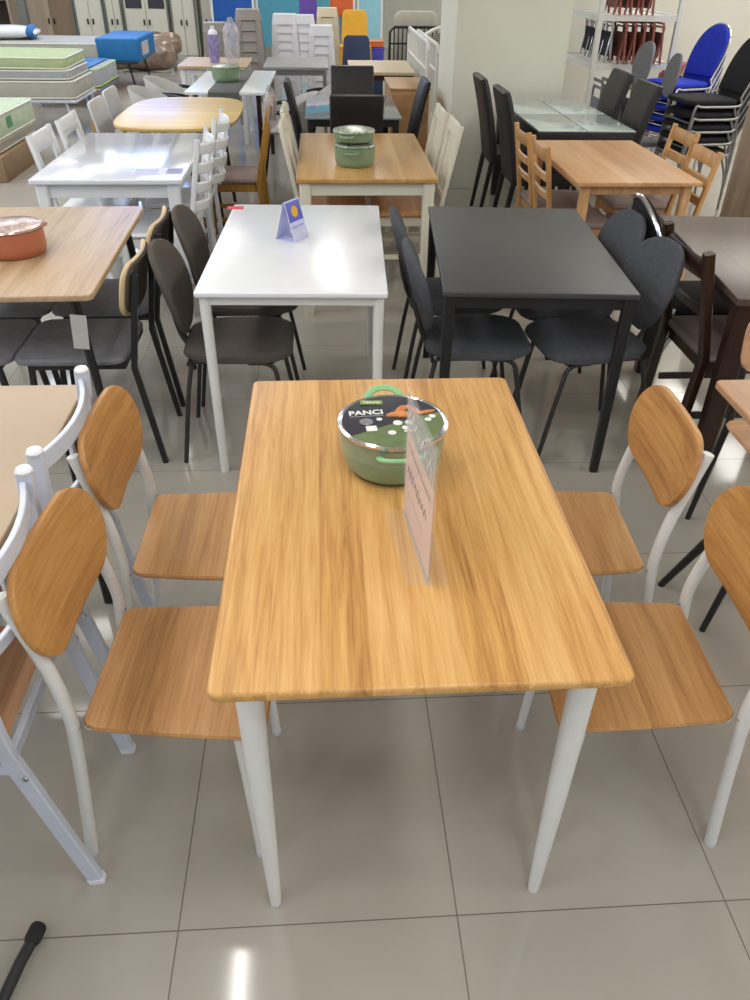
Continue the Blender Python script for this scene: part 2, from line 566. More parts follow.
M_wall = pbr('painted_wall', (226, 224, 214), .85, var=.02, scale=3)
M_wallc = pbr('painted_column', (228, 226, 212), .7, var=.02, scale=3)
panel('floor', (-7.2, -3.2, -.1), (5.6, 20.2, 0), tile_floor())
panel('ceiling', (-7.2, -3.2, CEIL), (5.6, 20.2, CEIL + .1), pbr('ceiling_paint', (232, 232, 228), .9, var=.01))
panel('wall_left', (-7.2, -3.2, 0), (-7.1, 20.2, CEIL), M_wall)
panel('wall_right', (5.5, -3.2, 0), (5.6, 20.2, CEIL), M_wall)
panel('wall_back', (-7.2, 20.1, 0), (5.6, 20.2, CEIL), M_wall)
panel('wall_partition', (2.7, 9.62, 0), (5.5, 9.74, CEIL - .12), M_wall)
panel('column', (1.10, 7.2, 0), (2.04, 8.15, CEIL), M_wallc)['kind'] = 'structure'

# ceiling lamps: housing and glass tube (the light itself is set at the top)
M_tube = emit('lit_tube', (255, 246, 228), 6)
def make_lamp():
    t = thing('ceiling_lamp', cat='ceiling lamp')
    G().box((0, 0, -.03), (.16, 1.26, .06), .006).build('housing', M_white, t)
    G().tube([(0, -.6, -.075), (0, .6, -.075)], .014, seg=10).build('tube', M_tube, t)
    return t
lamp = make_lamp()
place(lamp, [(lx, ly, CEIL, 0, 'white batten lamp with one lit tube on the shop ceiling') for lx, ly in TUBES])
def make_panel_lamp():
    t = thing('ceiling_panel_lamp', cat='ceiling lamp')
    G().box((0, 0, -.02), (.62, 1.26, .04), .006).build('housing', M_white, t)
    G().box((0, 0, -.045), (.56, 1.2, .008), .001).build('diffuser', emit('lit_diffuser', (255, 250, 240), .8), t)
    return t
place(make_panel_lamp(), [(lx, ly, CEIL, 0, 'white rectangular ceiling panel lamp') for lx, ly in LAMPS if (lx, ly) not in TUBES], 'panel lamps on the ceiling')

# ------------------------------------------------------------------ main table and its four chairs
T = thing('dining_table', (.1435, 1.369, 0), 0, 'golden oak laminate dining table with tapered white legs, nearest in the middle', 'table')
G().slab(rrect(.702, 1.104, .020, 8), .722, .7435, .007).build('tabletop', M_oak, T)
G().box((0, .42, .705), (.52, .02, .03), .003).box((0, -.42, .705), (.52, .02, .03), .003).box((.25, 0, .705), (.02, .84, .03), .003).box((-.25, 0, .705), (.02, .84, .03), .003).build('apron', M_whitemetal, T)
for sx in (-1, 1):
    for sy in (-1, 1):
        leg = G().tube([(sx * .293, sy * .482, .722), (sx * .291, sy * .492, .35), (sx * .287, sy * .503, .004)], [.0255, .021, .0125], seg=18).build('leg', M_whitemetal, T)
        G().lathe([(0, 0), (.0115, 0), (.0115, .006), (0, .006)], (sx * .287, sy * .503, 0), 14).build('glide', M_bluewhite, leg)

def wood_chair():
    t = thing('dining_chair', cat='chair')
    # seat, front towards +x, a little wider in front
    def hw(tt):   # tt along x
        d = min(tt, 1 - tt) * .37; r = .03
        base = .172 + .024 * tt
        return base if d >= r else base - r + math.sqrt(max(0, r * r - (r - d) ** 2))
    M = frame_mat((-.18, 0, .447), (0, 1, 0), (0, 0, 1), (1, 0, 0))
    G().pad(.36, .37, .016, hw, 9, M, warp=lambda v: v + Vector((0, -.006 * math.sin(PI * min(1, max(0, v.z / .37))), 0)), nx=16, nz=16).build('seat', M_oakx, t)
    Mb = frame_mat((-.196, 0, .615), (0, 1, 0), (1, 0, .25), (-.25, 0, 1))
    G().pad(.402, .202, .018, lambda q: rr_hw(.402, .202, .094)(q) * (.94 + .06 * min(1, q / .5)), 9, Mb, warp=lambda v: v + Vector((0, .45 * v.x * v.x, 0)), nx=22, nz=22).build('backrest', M_oakz, t)
    fr = G()
    fr.tube([(-.172, -.15, .432), (.14, -.15, .432)], .0095).tube([(-.172, .15, .432), (.14, .15, .432)], .0095)
    fr.tube([(.13, -.15, .43), (.13, .15, .43)], .0085).tube([(-.17, -.155, .43), (-.17, .155, .43)], .0085)
    fr.build('seat_frame', M_whitemetal, t)
    for s in (-1, 1):
        l = G().tube([(-.244, s * .17, .006), (-.215, s * .17, .24), (-.196, s * .17, .42), (-.192, s * .17, .50), (-.206, s * .164, .60), (-.230, s * .160, .70), (-.252, s * .156, .785)], .0138, smooth=5, seg=14).build('leg', M_whitemetal, t)
        G().lathe([(0, 0), (.0142, 0), (.0142, .012), (0, .012)], (-.244, s * .17, 0), 14).build('glide', M_bluewhite, l)
        l = G().tube([(.125, s * .15, .428), (.138, s * .16, .2), (.147, s * .168, .006)], .0112, smooth=4, seg=14).build('leg', M_whitemetal, t)
        G().lathe([(0, 0), (.0122, 0), (.0122, .012), (0, .012)], (.147, s * .168, 0), 14).build('glide', M_bluewhite, l)
        fr2 = G().lathe([(0, 0), (.007, 0), (.0065, .004), (0, .005)], (0, 0, 0), 12, frame_mat((-.185, s * .17, .447), (0, 1, 0), (-1, 0, 0), (0, 0, 1))).build('bolt', M_chrome, t)
    return t
c0 = wood_chair()
place(c0, [
    (-.318, 1.160, 0, R(-3.5), 'white tube chair with oak seat, left of the oak table at its near end'),
    (-.318, 1.628, 0, R(-1), 'white tube chair with oak seat, left of the oak table, behind the near left one'),
    (.638, 1.132, 0, PI + R(-2), 'white tube chair with oak seat at the oak table, cut by the right edge'),
    (.618, 1.600, 0, PI + R(-3), 'white tube chair with oak seat, right of the oak table, its whole backrest in view')],
    'oak and white tube chairs at the main table')

# casserole pot
def pot_body(R0, H, rb):
    return [(0, 0), (rb, 0), (rb + (R0 - rb) * .7, H * .1), (R0, H * .3), (R0, H * .97), (R0 + .003, H), (R0 - .004, H), (R0 - .006, H * .95), (R0 - .006, H * .3), (0, H * .12)]
PT = thing('cooking_pot', (.140, 1.478, .7435), R(4), 'sage green lidded pot with a dark printed lid card on the oak table', 'pot')
G().lathe([(0, 0), (.082, 0), (.094, .005), (.106, .020), (.1135, .042), (.1165, .07), (.1175, .104), (.1205, .108), (.1135, .108), (.112, .07), (0, .02)], seg=56).build('body', M_green, PT)
G().lathe([(.080, -.0), (.084, 0), (.0965, .006), (.094, .007)], (0, 0, 0.0003), 56).build('base_ring', M_blackmetal, PT)
rim = G().lathe([(.119, 0), (.123, .003), (.123, .009), (.117, .012), (.112, .009), (.113, 0)], (0, 0, .108), 56).build('lid_rim', M_chrome, PT)
def lid_print():
    m = bpy.data.materials.new('printed_lid_card'); m.use_nodes = True
    nt = m.node_tree; N, L = nt.nodes.new, nt.links.new; b = nt.nodes['Principled BSDF']
    tc = N('ShaderNodeTexCoord'); sp = N('ShaderNodeSeparateXYZ'); L(tc.outputs['Object'], sp.inputs[0])
    wv = N('ShaderNodeMath'); wv.operation = 'MULTIPLY_ADD'; wv.inputs[1].default_value = -.30; wv.inputs[2].default_value = -.018
    L(sp.outputs[0], wv.inputs[0])
    # boundary y = 0.3*x*... : green sweep below a slanted line rising to the right
    wv.inputs[1].default_value = .42
    lt = N('ShaderNodeMath'); lt.operation = 'LESS_THAN'; L(sp.outputs[1], lt.inputs[0]); L(wv.outputs[0], lt.inputs[1])
    nz = N('ShaderNodeTexNoise'); nz.inputs['Scale'].default_value = 40; L(tc.outputs['Object'], nz.inputs['Vector'])
    g1 = N('ShaderNodeValToRGB'); g1.color_ramp.elements[0].color = lin((86, 104, 66)) + (1,); g1.color_ramp.elements[1].color = lin((120, 136, 92)) + (1,)
    L(nz.outputs['Fac'], g1.inputs['Fac'])
    mc = N('ShaderNodeMix'); mc.data_type = 'RGBA'; L(lt.outputs[0], mc.inputs[0])
    mc.inputs[6].default_value = lin((44, 44, 58)) + (1,); L(g1.outputs['Color'], mc.inputs[7])
    L(mc.outputs[2], b.inputs['Base Color']); b.inputs['Roughness'].default_value = .25
    b.inputs['Coat Weight'].default_value = .6; b.inputs['Coat Roughness'].default_value = .05
    return m
lid = G().lathe([(.114, 0), (.113, .004), (.08, .0052), (.04, .0058), (0, .006)], (0, 0, .114), 56).build('lid', lid_print(), PT)
def on_lid(x, y, dz=.0006):
    r = math.hypot(x, y)
    return .114 + .006 - .0014 * (r / .1) ** 2 + dz
M_print = pbr('white_print', (232, 234, 226), .4)
text_mesh('PANCI', .027, 'lettering', M_print, lid, Matrix.Translation((-.056, .034, on_lid(-.056, .034, .0012))) @ Matrix.Rotation(R(1), 4, 'Z'), .0006)
gt = G().slab(rrect(.052, .020, .003), 0, .0012, .0004, Matrix.Translation((-.038, .082, on_lid(-.04, .08, .0008))) @ Matrix.Rotation(R(-6), 4, 'Z')).build('green_tab', pbr('olive_print', (122, 146, 72), .4), lid)
text_mesh('Natural', .013, 'lettering', M_print, lid, Matrix.Translation((-.038, .082, on_lid(-.04, .08, .0022))) @ Matrix.Rotation(R(-6), 4, 'Z'), .0003)
scribble(.075, .004, 14, 'print', M_print, lid, Matrix.Translation((-.056, .019, on_lid(-.056, .019, .0012))), .0006, 2)
for x, y, r in ((.008, -.018, .008), (.034, -.018, .007), (.078, -.008, .006), (.090, .006, .006), (.022, -.040, .006), (-.010, -.058, .007), (-.030, .002, .005)):
    G().lathe([(0, 0), (r * 1.3, 0), (r * 1.3, .0008), (0, .001)], (x, y, on_lid(x, y)), 14).build('badge_print', M_print, lid)
G().slab(rrect(.024, .022, .002), 0, .001, .0003, Matrix.Translation((-.052, -.036, on_lid(-.058, -.034)))).build('label_print', M_print, lid)
G().slab(rrect(.026, .007, .002), 0, .001, .0003, Matrix.Translation((.03, -.054, on_lid(.03, -.054)))).build('label_print', M_print, lid)
G().lathe([(0, 0), (.015, 0), (.015, .0008), (0, .001)], (-.060, -.006, on_lid(-.06, -.006)), 20).build('badge_print', pbr('grey_print', (128, 130, 134), .4, var=.3, scale=120), lid)
g = G()
for x, y, a, l, w in ((.022, .036, 60, .055, .022), (.008, .022, 15, .045, .018), (.052, .040, 115, .05, .020), (.040, .022, 0, .055, .018), (.078, .026, 15, .05, .012), (.030, .012, -8, .06, .012)):
    g.pad(w, l, .005, se_hw(w, 2), 3, Matrix.Translation((x, y, on_lid(x, y))) @ Matrix.Rotation(R(a - 90), 4, 'Z') @ Matrix.Rotation(R(-90), 4, 'X') @ Matrix.Translation((0, 0, -l / 2)))
g.build('food_print', pbr('orange_print', (206, 130, 70), .4, var=.35, scale=60), lid)
for s in (-1, 1):
    g = G()
    g.sweep([(-.044, s * .110, .090), (-.041, s * .140, .103), (-.018, s * .162, .113), (.018, s * .162, .113), (.041, s * .140, .103), (.044, s * .110, .090)],
            [(.005 * math.cos(a * PI / 5), .0085 * math.sin(a * PI / 5)) for a in range(10)], smooth=5)
    g.build('handle', M_greenh, PT)
def film_mat():
    m = bpy.data.materials.new('clear_film'); m.use_nodes = True
    b = m.node_tree.nodes['Principled BSDF']
    b.inputs['Base Color'].default_value = (1, 1, 1, 1); b.inputs['Roughness'].default_value = .06
    b.inputs['Alpha'].default_value = .07; b.inputs['Specular IOR Level'].default_value = .8
    return m
M_film = film_mat()
g = G()
ring = []
for k in range(5):
    r = [.1195, .1215, .1205, .122, .1195][k]; z = .107 - k * .010
    ring.append([g.bm.verts.new(((r + .0016 * math.sin(i * 2.3 + k)) * math.cos(i * PI / 36), (r + .0016 * math.sin(i * 1.7 + k)) * math.sin(i * PI / 36), z + .003 * math.sin(i * .9 + k))) for i in range(72)])
for A, B in zip(ring, ring[1:]):
    for i in range(72): g.bm.faces.new((A[i], A[(i + 1) % 72], B[(i + 1) % 72], B[i]))
g.build('shrink_film', M_film, PT)

# acrylic sign holder
def acrylic():
    m = bpy.data.materials.new('clear_acrylic'); m.use_nodes = True
    b = m.node_tree.nodes['Principled BSDF']
    b.inputs['Base Color'].default_value = (.95, .97, .97, 1); b.inputs['Roughness'].default_value = .03
    b.inputs['Alpha'].default_value = .10; b.inputs['Specular IOR Level'].default_value = .5
    return m
M_acr = acrylic()
M_acr2 = M_acr.copy(); M_acr2.name = 'clear_acrylic_foot'
M_acr2.node_tree.nodes['Principled BSDF'].inputs['Alpha'].default_value = .035
M_acr2.node_tree.nodes['Principled BSDF'].inputs['Specular IOR Level'].default_value = .35
ang = math.atan2(.243, -.024)
SG = thing('sign_holder', (.164, 1.178, .7435), ang - R(0), 'clear acrylic sign holder with a pink sheet standing before the green pot', 'sign')
# local x runs along the panel (to the far side)
for dy in (-.0022, .0022):
    G().box((0, dy, .150), (.243, .0018, .284), .0006).build('acrylic_panel', M_acr, SG)
G().box((0, 0, .0035), (.243, .085, .003), .001).build('foot', M_acr2, SG)
G().box((0, 0, .0065), (.243, .010, .006), .001).build('panel_slot', M_acr, SG)
sheet = G().box((0, 0, .108), (.232, .0008, .195), 0).build('price_sheet', pbr('pale_pink_paper', (222, 192, 180), .6, var=.02), SG)
MS = lambda x, z, s: frame_mat((x, s * .0008, z), (-s, 0, 0), (0, 0, 1), (0, s, 0))
for s in (1, -1):
    scribble(.20, .013, 16, 'print', M_ink, sheet, MS(0, .178, s), .0012, 3)
    scribble(.17, .030, 8, 'print', M_ink, sheet, MS(.01, .125, s), .0028, 5)
    scribble(.12, .008, 10, 'print', pbr('grey_print_line', (150, 138, 136), .6), sheet, MS(.02, .075, s), .001, 7)
back = G().box((0, .0012, .246), (.232, .0006, .075), 0).build('header_film', pbr('smoky_film', (200, 200, 200), .4, var=.02, alpha=.30), SG)
for s in (1, -1):
    scribble(.20, .036, 7, 'print', pbr('pale_grey_print', (240, 240, 240), .5), back, MS(0, .246, s) @ Matrix.Translation((0, 0, -.0012 if s < 0 else .0016)), .003, 9)

def card_tag(name, loc, rz, size, mat, label, cat):
    o = G().box((0, 0, .001), (size[0], size[1], .0016), .0004).build(name, mat)
    o.location = loc; o.rotation_euler = (0, 0, rz)
    return tag(o, label, cat)

# ------------------------------------------------------------------ generic four-legged tables
def table(name, cx, cy, W, D, H, label, top_m, leg_m, th=.02, r=.01, leg='square', lw=.04, inset=.03, apron=.05, splay=0., tail=.6, cat='table', bev=.004, apr_m=None, rz=0):
    t = thing(name, (cx, cy, 0), rz, label, cat)
    G().slab(rrect(W, D, r, 5), H - th, H, min(bev, th * .45)).build('tabletop', top_m, t)
    x, y = W / 2 - inset - lw / 2, D / 2 - inset - lw / 2
    if apron:
        a = apr_m or leg_m
        zc = H - th - apron / 2
        g = G()
        for s in (-1, 1):
            g.box((0, s * y, zc), (2 * x, .018, apron), .002); g.box((s * x, 0, zc), (.018, 2 * y, apron), .002)
        g.build('apron', a, t)
    for sx in (-1, 1):
        for sy in (-1, 1):
            g = G()
            top = (sx * x, sy * y, H - th); bot = (sx * (x + splay), sy * (y + splay), 0)
            if leg == 'square':
                g.bar([bot, top], lw, lw, up=(1, 0, 0), rad=[tail if tail else 1, 1])
            else:
                g.tube([bot, top], [lw / 2 * tail, lw / 2], seg=14)
            g.build('leg', leg_m, t)
    return t

# white table, second row
table('dining_table', -.103, 3.142, .672, 1.15, .75, 'white lacquered dining table with round white legs behind the oak one', M_white, M_whitemetal, .018, .012, 'round', .04, .012, .035, 0, .8, rz=R(-2))
# black table
table('dining_table', .790, 3.105, .69, 1.12, .75, 'matt black rectangular dining table with black legs right of the white one', M_blacktop, M_blackmetal, .02, .006, 'square', .042, .006, .045, 0, .75, rz=R(-4))
# pale wood table at the left with black legs
table('dining_table', -1.192, 3.125, .76, 1.14, .75, 'pale oak dining table with black splayed legs, left of the white table', M_palewood, M_blackmetal, .022, .03, 'round', .036, .07, .03, .06, .7, rz=R(1.5))
# brown table right
table('dining_table', 1.895, 2.96, .84, 1.06, .75, 'dark brown wooden table at the right edge, beside the black table', M_browntop, M_darkwood, .026, .004, 'square', .085, .02, .07, 0, .75, rz=R(-5.9))
# white gloss table third row left
t = table('dining_table', -1.118, 4.838, .77, 1.276, .75, 'glossy white square-legged table in the third row with a paper on it', M_whitegloss, M_white, .024, .006, 'square', .065, .018, .075, 0, .7)
# oak and cream table
table('dining_table', .228, 4.855, .748, 1.272, .75, 'honey-topped table with cream legs carrying two stacked green pots', M_honey, M_cream, .022, .01, 'square', .062, .015, .07, 0, .8)
# rubberwood table right
table('dining_table', 1.665, 4.71, .672, 1.14, .75, 'natural rubberwood table with ladder-back chairs behind the black table', M_natwood, M_natwood, .022, .006, 'square', .05, .035, .05, 0, .9)
# near right table
table('dining_table', 1.43, 1.33, .71, 1.08, .75, 'pinkish oak table with splayed black legs cut by the right edge', M_pinkwood, M_blackmetal, .02, .02, 'round', .044, .20, .03, .205, .5)
# near left beige table
table('dining_table', -1.03, 1.27, .74, 1.30, .74, 'beige laminate table at the left edge beside white metal chairs', M_beige, M_blackmetal, .022, .02, 'square', .035, .04, .03, 0, 1)
# oval table, fourth row
t = thing('oval_table', (-1.03, 6.32, 0), 0, 'yellow wood table with a rounded, bulging top in the fourth row', 'table')
ol = [(.43 * math.copysign(abs(math.cos(a)) ** .55, math.cos(a)), .70 * math.copysign(abs(math.sin(a)) ** .55, math.sin(a))) for a in [2 * PI * i / 64 for i in range(64)]]
G().slab(ol, .725, .75, .008).build('tabletop', M_ovalwood, t)
for sx in (-1, 1):
    for sy in (-1, 1):
        G().tube([(sx * .28, sy * .44, 0), (sx * .22, sy * .38, .725)], [.014, .024], seg=12).build('leg', M_darkwood, t)
# grey glass table
t = thing('glass_table', (.224, 6.62, 0), 0, 'grey glass table with black legs before the black dining chairs', 'table')
M_greyglass = pbr('grey_glass', (126, 138, 148), .08, var=.02, coat=1.)
M_frost = pbr('frosted_glass', (206, 224, 220), .12, var=.02, coat=.5)
G().slab(rrect(.70, 1.12, .01), .738, .75, .003).build('glass_top', M_greyglass, t)
for sx in (-1, 1):
    for sy in (-1, 1):
        G().bar([(sx * .31, sy * .5, 0), (sx * .31, sy * .5, .738)], .045, .045).build('leg', M_blackmetal, t)
G().box((0, 0, .71), (.64, 1.04, .05), .003).build('apron', M_blackmetal, t)
# frosted glass table beside the column
t = thing('glass_table', (1.81, 6.32, 0), 0, 'black table with four frosted glass panels before the column', 'table')
g = G(); W_, D_ = .69, 1.40
g.box((0, 0, .695), (W_, D_, .085), .004)
g.build('frame', M_blackmetal, t)
for sx in (-1, 1):
    for sy in (-1, 1):
        G().slab(rrect(W_ / 2 - .014, D_ / 2 - .014, .003, 2, sx * (W_ / 4), sy * (D_ / 4)), .7375, .7455, .002).build('glass_panel', M_frost, t)
        G().box((sx * (W_ / 2 - .035), sy * (D_ / 2 - .035), .33), (.07, .07, .66), .003).build('leg', M_blackmetal, t)

# ------------------------------------------------------------------ chair kinds
def oval_chair(cloth, metal, name='dining_chair', sw=.42):
    """upholstered oval back, round padded seat, thin tube legs; front towards +x"""
    t = thing(name, cat='chair')
    M = frame_mat((-.20, 0, .452), (0, 1, 0), (0, 0, 1), (1, 0, 0))
    G().pad(sw, .42, .055, lambda q: se_hw(sw, 2.9)(.04 + .92 * q) * (.93 + .07 * q), 4, M, nx=16, nz=16).build('seat', cloth, t)
    Mb = frame_mat((-.19, 0, .50), (0, 1, 0), (1, 0, .28), (-.28, 0, 1))
    G().pad(.37, .345, .035, lambda q: se_hw(.37, 2.2)(q ** 1.12 * .98 + .012), 4, Mb, warp=lambda v: v + Vector((0, 1.0 * v.x * v.x, 0)), nx=16, nz=18).build('backrest', cloth, t)
    g = G()
    for s in (-1, 1): g.tube([(-.17, s * .05, .43), (-.212, s * .05, .50), (-.235, s * .05, .62)], .009, smooth=4)
    g.tube([(-.175, -.17, .425), (-.175, .17, .425)], .009).tube([(-.16, -.15, .425), (.15, -.15, .425)], .008).tube([(-.16, .15, .425), (.15, .15, .425)], .008)
    g.build('seat_frame', metal, t)
    for s in (-1, 1):
        G().tube([(-.165, s * .165, .425), (-.19, s * .178, .3), (-.235, s * .19, .0)], .0095, smooth=5, seg=10).build('leg', metal, t)
        G().tube([(.05, s * .16, .425), (.135, s * .165, .415), (.165, s * .17, .33), (.225, s * .18, .0)], .0095, smooth=5, seg=10).build('leg', metal, t)
    return t
o1 = oval_chair(M_browncloth, M_brownmetal)
place(o1, [(-.355, 2.87, 0, 0, 'brown oval-backed chair at the white table, left side, nearer one'),
           (-.345, 3.35, 0, 0, 'brown oval-backed chair at the white table, left side, farther one')], 'brown oval-backed chairs at the white table')
o2 = oval_chair(M_charcloth, M_brownmetal)
place(o2, [(.580, 2.87, 0, 0, 'charcoal oval-backed chair, near left of the black table'),
           (.565, 3.33, 0, 0, 'charcoal oval-backed chair, far left of the black table'),
           (1.045, 2.83, 0, PI + R(8), 'charcoal oval-backed chair, near right of the black table'),
           (1.045, 3.24, 0, PI + R(4), 'charcoal oval-backed chair, far right of the black table')], 'charcoal oval-backed chairs at the black table')

def shell_chair():
    """grey padded seat, black square-section frame, pale plywood-edged back"""
    t = thing('dining_chair', cat='chair')
    M = frame_mat((-.20, 0, .448), (0, 1, 0), (0, 0, 1), (1, 0, 0))
    G().pad(.40, .42, .045, rr_hw(.40, .42, .05), 4.5, M, nx=14, nz=14).build('seat', M_greycloth, t)
    Mb = frame_mat((-.235, 0, .60), (0, 1, 0), (1, 0, .20), (-.20, 0, 1))
    wp = lambda v: v + Vector((0, .8 * v.x * v.x, 0))
    b = G().pad(.39, .205, .018, rr_hw(.39, .205, .07), 8, Mb, warp=wp).build('backrest', M_paleshell, t)
    Mc = frame_mat((-.248, 0, .612), (0, 1, 0), (1, 0, .20), (-.20, 0, 1))
    G().pad(.36, .185, .022, rr_hw(.36, .185, .06), 4, Mc, warp=wp).build('back_pad', M_browncloth, b)
    g = G()
    for s in (-1, 1): g.bar([(-.19, s * .17, .42), (.17, s * .17, .42)], .022, .022)
    g.bar([(.16, -.17, .418), (.16, .17, .418)], .022, .022).bar([(-.18, -.17, .418), (-.18, .17, .418)], .022, .022)
    g.build('seat_frame', M_blackmetal, t)
    for s in (-1, 1):
        G().bar([(-.285, s * .195, 0), (-.225, s * .185, .42), (-.280, s * .165, .77)], .022, .022, up=(1, 0, 0)).build('leg', M_blackmetal, t)
        G().bar([(.20, s * .185, 0), (.16, s * .17, .425)], .022, .022, up=(1, 0, 0)).build('leg', M_blackmetal, t)
    return t
sc = shell_chair()
place(sc, [(-.958, 2.88, 0, PI, 'grey-seated chair with pale curved back, right near side of the pale oak table'),
           (-.955, 3.36, 0, PI, 'grey-seated chair with pale curved back, right far side of the pale oak table'),
           (-1.40, 2.88, 0, 0, 'grey-seated chair, left near side of the pale oak table, back out of view'),
           (-1.40, 3.36, 0, 0, 'grey-seated chair, left far side of the pale oak table, back out of view')], 'grey-seated chairs at the pale oak table')

def wooden_chair(m, kind, seat_m=None, H=.86, lean=.07, W=.40, D=.40, post=.03, name='dining_chair', seat_z=.455):
    """wooden chair; kind picks the back: ladder, lattice, cutout, slat"""
    t = thing(name, cat='chair')
    seat_m = seat_m or m
    M = frame_mat((-D / 2, 0, seat_z), (0, 1, 0), (0, 0, 1), (1, 0, 0))
    G().pad(W, D, .03 if seat_m is m else .05, rr_hw(W, D, .02), 8 if seat_m is m else 4, M, nx=10, nz=10).build('seat', seat_m, t)
    g = G(); z = seat_z - .045
    for s in (-1, 1):
        g.box((0, s * (W / 2 - .03), z), (D - .06, .018, .05), .002)
        g.box((s * (D / 2 - .03), 0, z), (.018, W - .06, .05), .002)
    for s in (-1, 1):
        g.box((0, s * (W / 2 - .03), .2), (D - .05, .016, .028), .002)
    g.build('apron', m, t)
    xb = -D / 2 + .005
    for s in (-1, 1):
        G().bar([(xb - .03, s * (W / 2 - .018), 0), (xb, s * (W / 2 - .018), seat_z), (xb - lean * .5, s * (W / 2 - .018), (seat_z + H) / 2), (xb - lean, s * (W / 2 - .018), H)], post, post * .85, up=(0, 1, 0)).build('leg', m, t)
        G().bar([(D / 2 - .03, s * (W / 2 - .03), 0), (D / 2 - .03, s * (W / 2 - .03), seat_z - .015)], post, post, up=(0, 1, 0)).build('leg', m, t)
    Wb = W - .06
    def rail(z0, h, th=.016, bow=.4, w=Wb, name='back_rail'):
        tt = (z0 + h / 2 - seat_z) / (H - seat_z)
        k = lean / (H - seat_z)
        Mr = frame_mat((xb - lean * (z0 - seat_z) / (H - seat_z), 0, z0), (0, 1, 0), (1, 0, k), (-k, 0, 1))
        return G().pad(w, h, th, None, 10, Mr, warp=lambda v: v + Vector((0, -bow * (Wb * Wb / 4 - v.x * v.x), 0)), nx=10, nz=4).build(name, m, t)
    if kind == 'ladder':
        for z0, h in ((H - .085, .075), (H - .19, .055), (H - .285, .05)): rail(z0, h)
    elif kind == 'lattice':
        for i in range(4): rail(H - .075 - i * .095, .058, .018, 2.0)
        for q in (-.06, .06):
            k = lean / (H - seat_z)
            zz = H - .38
            G().bar([(xb - lean * (zz - seat_z) / (H - seat_z) - .05, q, zz), (xb - lean - .05, q, H - .03)], .012, .03, up=(1, 0, 0)).build('back_slat', m, t)
    elif kind == 'cutout':
        rail(H - .10, .10, .018, .15); rail(H - .235, .05, .018, .15); 
        for s in (-1, 1):
            zz = H - .22
            G().bar([(xb - lean * (zz - seat_z) / (H - seat_z), s * (Wb / 2 - .02), zz), (xb - lean * .9, s * (Wb / 2 - .02), H - .06)], .018, .05, up=(1, 0, 0)).build('back_slat', m, t)
    elif kind == 'slat':
        rail(H - .08, .08, .022, .3); rail(seat_z + .08, .035, .018, .15)
        for q in (-.10, -.05, 0, .05, .10):
            zz = seat_z + .09
            G().bar([(xb - lean * (zz - seat_z) / (H - seat_z) - .005, q, zz), (xb - lean * .92 - .008, q, H - .05)], .012, .026, up=(1, 0, 0)).build('back_slat', m, t)
    elif kind == 'curve':
        rail(H - .11, .085, .02, .35); rail(H - .25, .045, .016, .3)
    return t

lc = wooden_chair(M_natz, 'ladder', M_taupe, H=.87, W=.38, D=.38)
place(lc, [(1.46, 4.99, 0, 0, 'rubberwood ladder-back chair, far left of the rubberwood table'),
           (1.47, 4.58, 0, 0, 'rubberwood ladder-back chair, near left of the rubberwood table'),
           (1.96, 4.98, 0, PI, 'rubberwood ladder-back chair, far right of the rubberwood table'),
           (1.865, 4.45, 0, PI, 'rubberwood ladder-back chair, near right of the rubberwood table')], 'ladder-back chairs at the rubberwood table')
lt = wooden_chair(M_white, 'lattice', None, H=.93, W=.42, D=.40, lean=.09)
place(lt, [(-.92, 4.44, 0, PI, 'white chair with wavy slatted back, right of the glossy white table, nearer'),
           (-.90, 5.05, 0, PI, 'white chair with wavy slatted back, right of the glossy white table, farther')], 'white slatted chairs at the glossy white table')
ct = wooden_chair(M_white, 'cutout', None, H=.86, W=.42, D=.40, lean=.08)
place(ct, [(-1.36, 4.92, 0, 0, 'white chair with square hole in its back, left of the glossy white table, nearer'),
           (-1.34, 5.42, 0, 0, 'white chair with square hole in its back, left of the glossy white table, farther')], 'white cutout chairs at the glossy white table')
sl = wooden_chair(M_cream, 'slat', M_natwood, H=.93, W=.42, D=.40, lean=.10)
place(sl, [(.05, 5.33, 0, 0, 'cream slat-back chair, far left of the honey-topped table'),
           (.06, 4.84, 0, 0, 'cream slat-back chair with a red tag, near left of the honey-topped table'),
           (.46, 5.30, 0, PI, 'cream slat-back chair, far right of the honey-topped table'),
           (.48, 4.84, 0, PI, 'cream slat-back chair, near right of the honey-topped table')], 'cream slat-back chairs at the honey-topped table')
bc = wooden_chair(M_darkwood, 'curve', M_taupe, H=.86, W=.42, D=.42, lean=.09, post=.042)
place(bc, [(1.648, 2.82, 0, 0, 'dark walnut chair with curved top rail between black and brown tables')])

def parsons(m, leg_m, H=1.0, W=.42):
    t = thing('dining_chair', cat='chair')
    M = frame_mat((-.21, 0, .44), (0, 1, 0), (0, 0, 1), (1, 0, 0))
    G().pad(W, .44, .09, rr_hw(W, .44, .02), 7, M, nx=10, nz=10).build('seat', m, t)
    Mb = frame_mat((-.20, 0, .40), (0, 1, 0), (1, 0, .14), (-.14, 0, 1))
    G().pad(W, H - .40, .06, rr_hw(W, H - .4, .015), 8, Mb, warp=lambda v: v + Vector((0, -.05 * max(0, (v.z / .6)) ** 2.2 + .01, 0)), nx=10, nz=14).build('backrest', m, t)
    for s in (-1, 1):
        G().bar([(-.27, s * (W / 2 - .03), 0), (-.205, s * (W / 2 - .03), .42)], .035, .035, smooth=0, up=(0, 1, 0), rad=[.75, 1]).build('leg', leg_m, t)
        G().bar([(.18, s * (W / 2 - .03), 0), (.18, s * (W / 2 - .03), .42)], .035, .035, up=(0, 1, 0), rad=[.75, 1]).build('leg', leg_m, t)
    return t
pc = parsons(M_leather, M_blackmetal)
